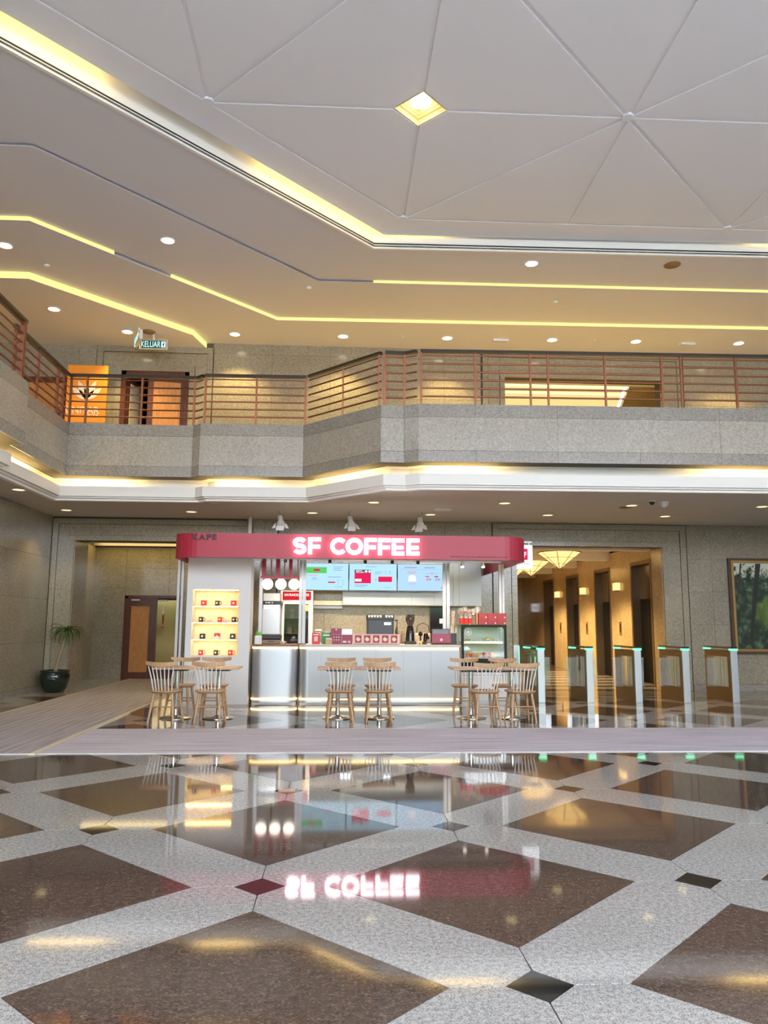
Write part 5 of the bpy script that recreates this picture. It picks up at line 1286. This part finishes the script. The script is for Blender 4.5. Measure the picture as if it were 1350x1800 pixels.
for k in range(34):
    vi = k%4
    if len(protos) < 4: o = vars_[vi].build('leaf', M['leaf'], t); protos.append(o)
    else:
        o = protos[vi].copy(); C.objects.link(o); o.parent = t
    if k in (9,17,26):
        o.data = o.data.copy(); o.data.materials[0] = M['leaf_brown']
    o.location = (.19,-.01,1.20+.06*random.random()); o.rotation_euler = (0,random.uniform(-.25,.35),k*2.399)

# ---------------------------------------------------------------- painting on the right wall
t = thing('framed_painting', 'large gilt framed painting of a dark jungle clearing on the granite wall', 'painting', (10.15,YB-.03,.80))
def fr(x0,x1,z0,z1,w0,y0,y1): return MB().prismy([(x0,z0),(x1,z0),(x1-w0,z0+w0),(x0+w0,z0+w0)],y0,y1).prismy([(x0,z1),(x1,z1),(x1-w0,z1-w0),(x0+w0,z1-w0)],y0,y1).prismy([(x0,z0),(x0+w0,z0+w0),(x0+w0,z1-w0),(x0,z1)],y0,y1).prismy([(x1,z0),(x1-w0,z0+w0),(x1-w0,z1-w0),(x1,z1)],y0,y1)
fr(-1.42,1.42,0,2.12,.055,-.07,0).build('outer_frame', P('dark_frame',(.075,.045,.025),.4), t); fr(-1.365,1.365,.055,2.065,.055,-.085,0).build('gilt_frame', M['gold'], t)
bx('canvas', M['painting'], t, -1.31,1.31,-.04,-.01,.11,2.01)
for pts in ([(-1.02,.3),(-.94,.3),(-.80,1.2),(-.66,2.0),(-.78,2.0),(-.88,1.3)],[(-1.24,1.2),(-1.22,1.2),(-1.10,2.0),(-1.14,2.0)],[(-.36,.3),(-.30,.3),(-.28,1.45),(-.34,1.45)],[(-.1,.2),(.02,.2),(.05,2.0),(-.06,2.0)],[(.7,.2),(.8,.2),(.9,2.0),(.8,2.0)]):
    MB().prismy(pts,-.042,-.04).build('painted_trunk', M['trunk_paint'], t)

# ---------------------------------------------------------------- lift lobby things
cp_ = None
for k, (y, lb) in enumerate(((19.9,'large inverted pyramid lantern nearest the hall in the lift lobby'),(22.9,'second inverted pyramid lantern in the lift lobby'),(25.8,'third inverted pyramid lantern, partly behind the white light box'))):
    if cp_ is None:
        cp_ = thing('pyramid_lantern', lb, 'ceiling lamp', (5.8,y,3.46), 0, 'glass lanterns in the lift lobby')
        n = 8; Rr, zt, zb = .56, -.16, -.60
        rings = [(1.0,zt),(.66,zt+(zb-zt)*.34),(.30,zt+(zb-zt)*.70),(.02,zb)]
        def rp(f, z, k_): a = 2*PI*(k_+.5)/n; return (Rr*f*math.cos(a), Rr*f*math.sin(a), z)
        for (f0,z0),(f1,z1) in zip(rings, rings[1:]):
            for i in range(n): MB().quad(rp(f0,z0,i),rp(f0,z0,i+1),rp(f1,z1,i+1),rp(f1,z1,i)).build('glass_pane', M['lantern'], cp_)
        ribs = MB()
        for i in range(n): ribs.cone(rp(1.0,zt,i),rp(.02,zb,i),.010,n=5)
        ribs.build('frame_ribs', M['bronze'], cp_)
        for f, z in rings[:3]:
            MB().tube([rp(f,z,i) for i in range(n+1)],.014 if f == 1 else .008,5).build('frame_ring', M['bronze'], cp_)
        MB().cone((0,0,0),(0,0,-.06),.25,.28,8).build('ceiling_plate', M['lantern'], cp_)
        for i in range(4): MB().cone((.2*math.cos(i*PI/2),.2*math.sin(i*PI/2),-.06),(.42*math.cos(i*PI/2),.42*math.sin(i*PI/2),zt),.012,n=6).build('stay', M['bronze'], cp_)
        l = bpy.data.lights.new('lamp','SPOT'); l.energy = P_LOBBY; l.color = (1,.72,.33); l.shadow_soft_size = .2; l.spot_size = R(140); l.spot_blend = .4
        lo = bpy.data.objects.new('lamp', l); C.objects.link(lo); lo.parent = cp_; lo.location = (0,0,-.62)
    else: copy_tree(cp_, lb, (5.8,y,3.46))
for k, (y, lb) in enumerate(((20.5,'small bronze call button plate between the first and second lift'),(23.3,'small bronze call button plate between the second and third lift'),(26.1,'small bronze call button plate between the third and fourth lift'))):
    t = thing('call_panel', lb, 'button panel', (7.6,y,1.15), 0, 'lift call buttons'); bx('plate', M['gold'], t, -.015,0,-.07,.07,0,.36); bx('button', M['gloss_black'], t, -.02,-.015,-.03,.03,.08,.30)
for k, (y, lb) in enumerate(((20.6,'glowing wall lamp between the first and second lift'),(23.5,'glowing wall lamp between the second and third lift'),(26.3,'glowing wall lamp between the third and fourth lift'))):
    t = thing('wall_lamp', lb, 'wall lamp', (7.6,y,2.35), 0, 'square wall lamps by the lifts'); bx('shade', M['lantern'], t, -.10,0,-.14,.14,0,.20); bx('base', M['gold'], t, -.10,0,-.14,.14,-.02,0)
t = thing('wall_notice', 'white paper notice on the lobby pier nearest the hall', 'notice', (7.597,17.75,1.87)); bx('sheet', M['paper'], t, -.006,0,-.12,.12,.12,.26); bx('sheet', M['paper'], t, -.006,0,-.12,.12,-.02,.10)
t = thing('light_box', 'white lit notice on the dark door at the end of the lift lobby', 'sign', (7.12,31.35,1.95)); bx('face', M['box_light'], t, -.15,.15,-.04,0,0,.32); bx('print', M['scr_grey'], t, -.05,.05,-.045,-.04,.1,.2)
# outside: paving and a hedge beyond the open front (seen only as reflections)
o = MB().box(-30,30,-40,-6.9,-.3,-.05).build('ground_outside', M['pavement']); o['kind'] = 'structure'
h = MB()
for k in range(30):
    h.sphere((-14+k*1.0+random.uniform(-.4,.4),-15+random.uniform(-1,1),1.2+random.random()*1.2),1.3+random.random()*.7,8,6)
o = h.build('hedge_foliage', M['hedge']); tag(o, 'green hedge outside beyond the open front of the hall', 'hedge', kind='stuff')
flush_texts()
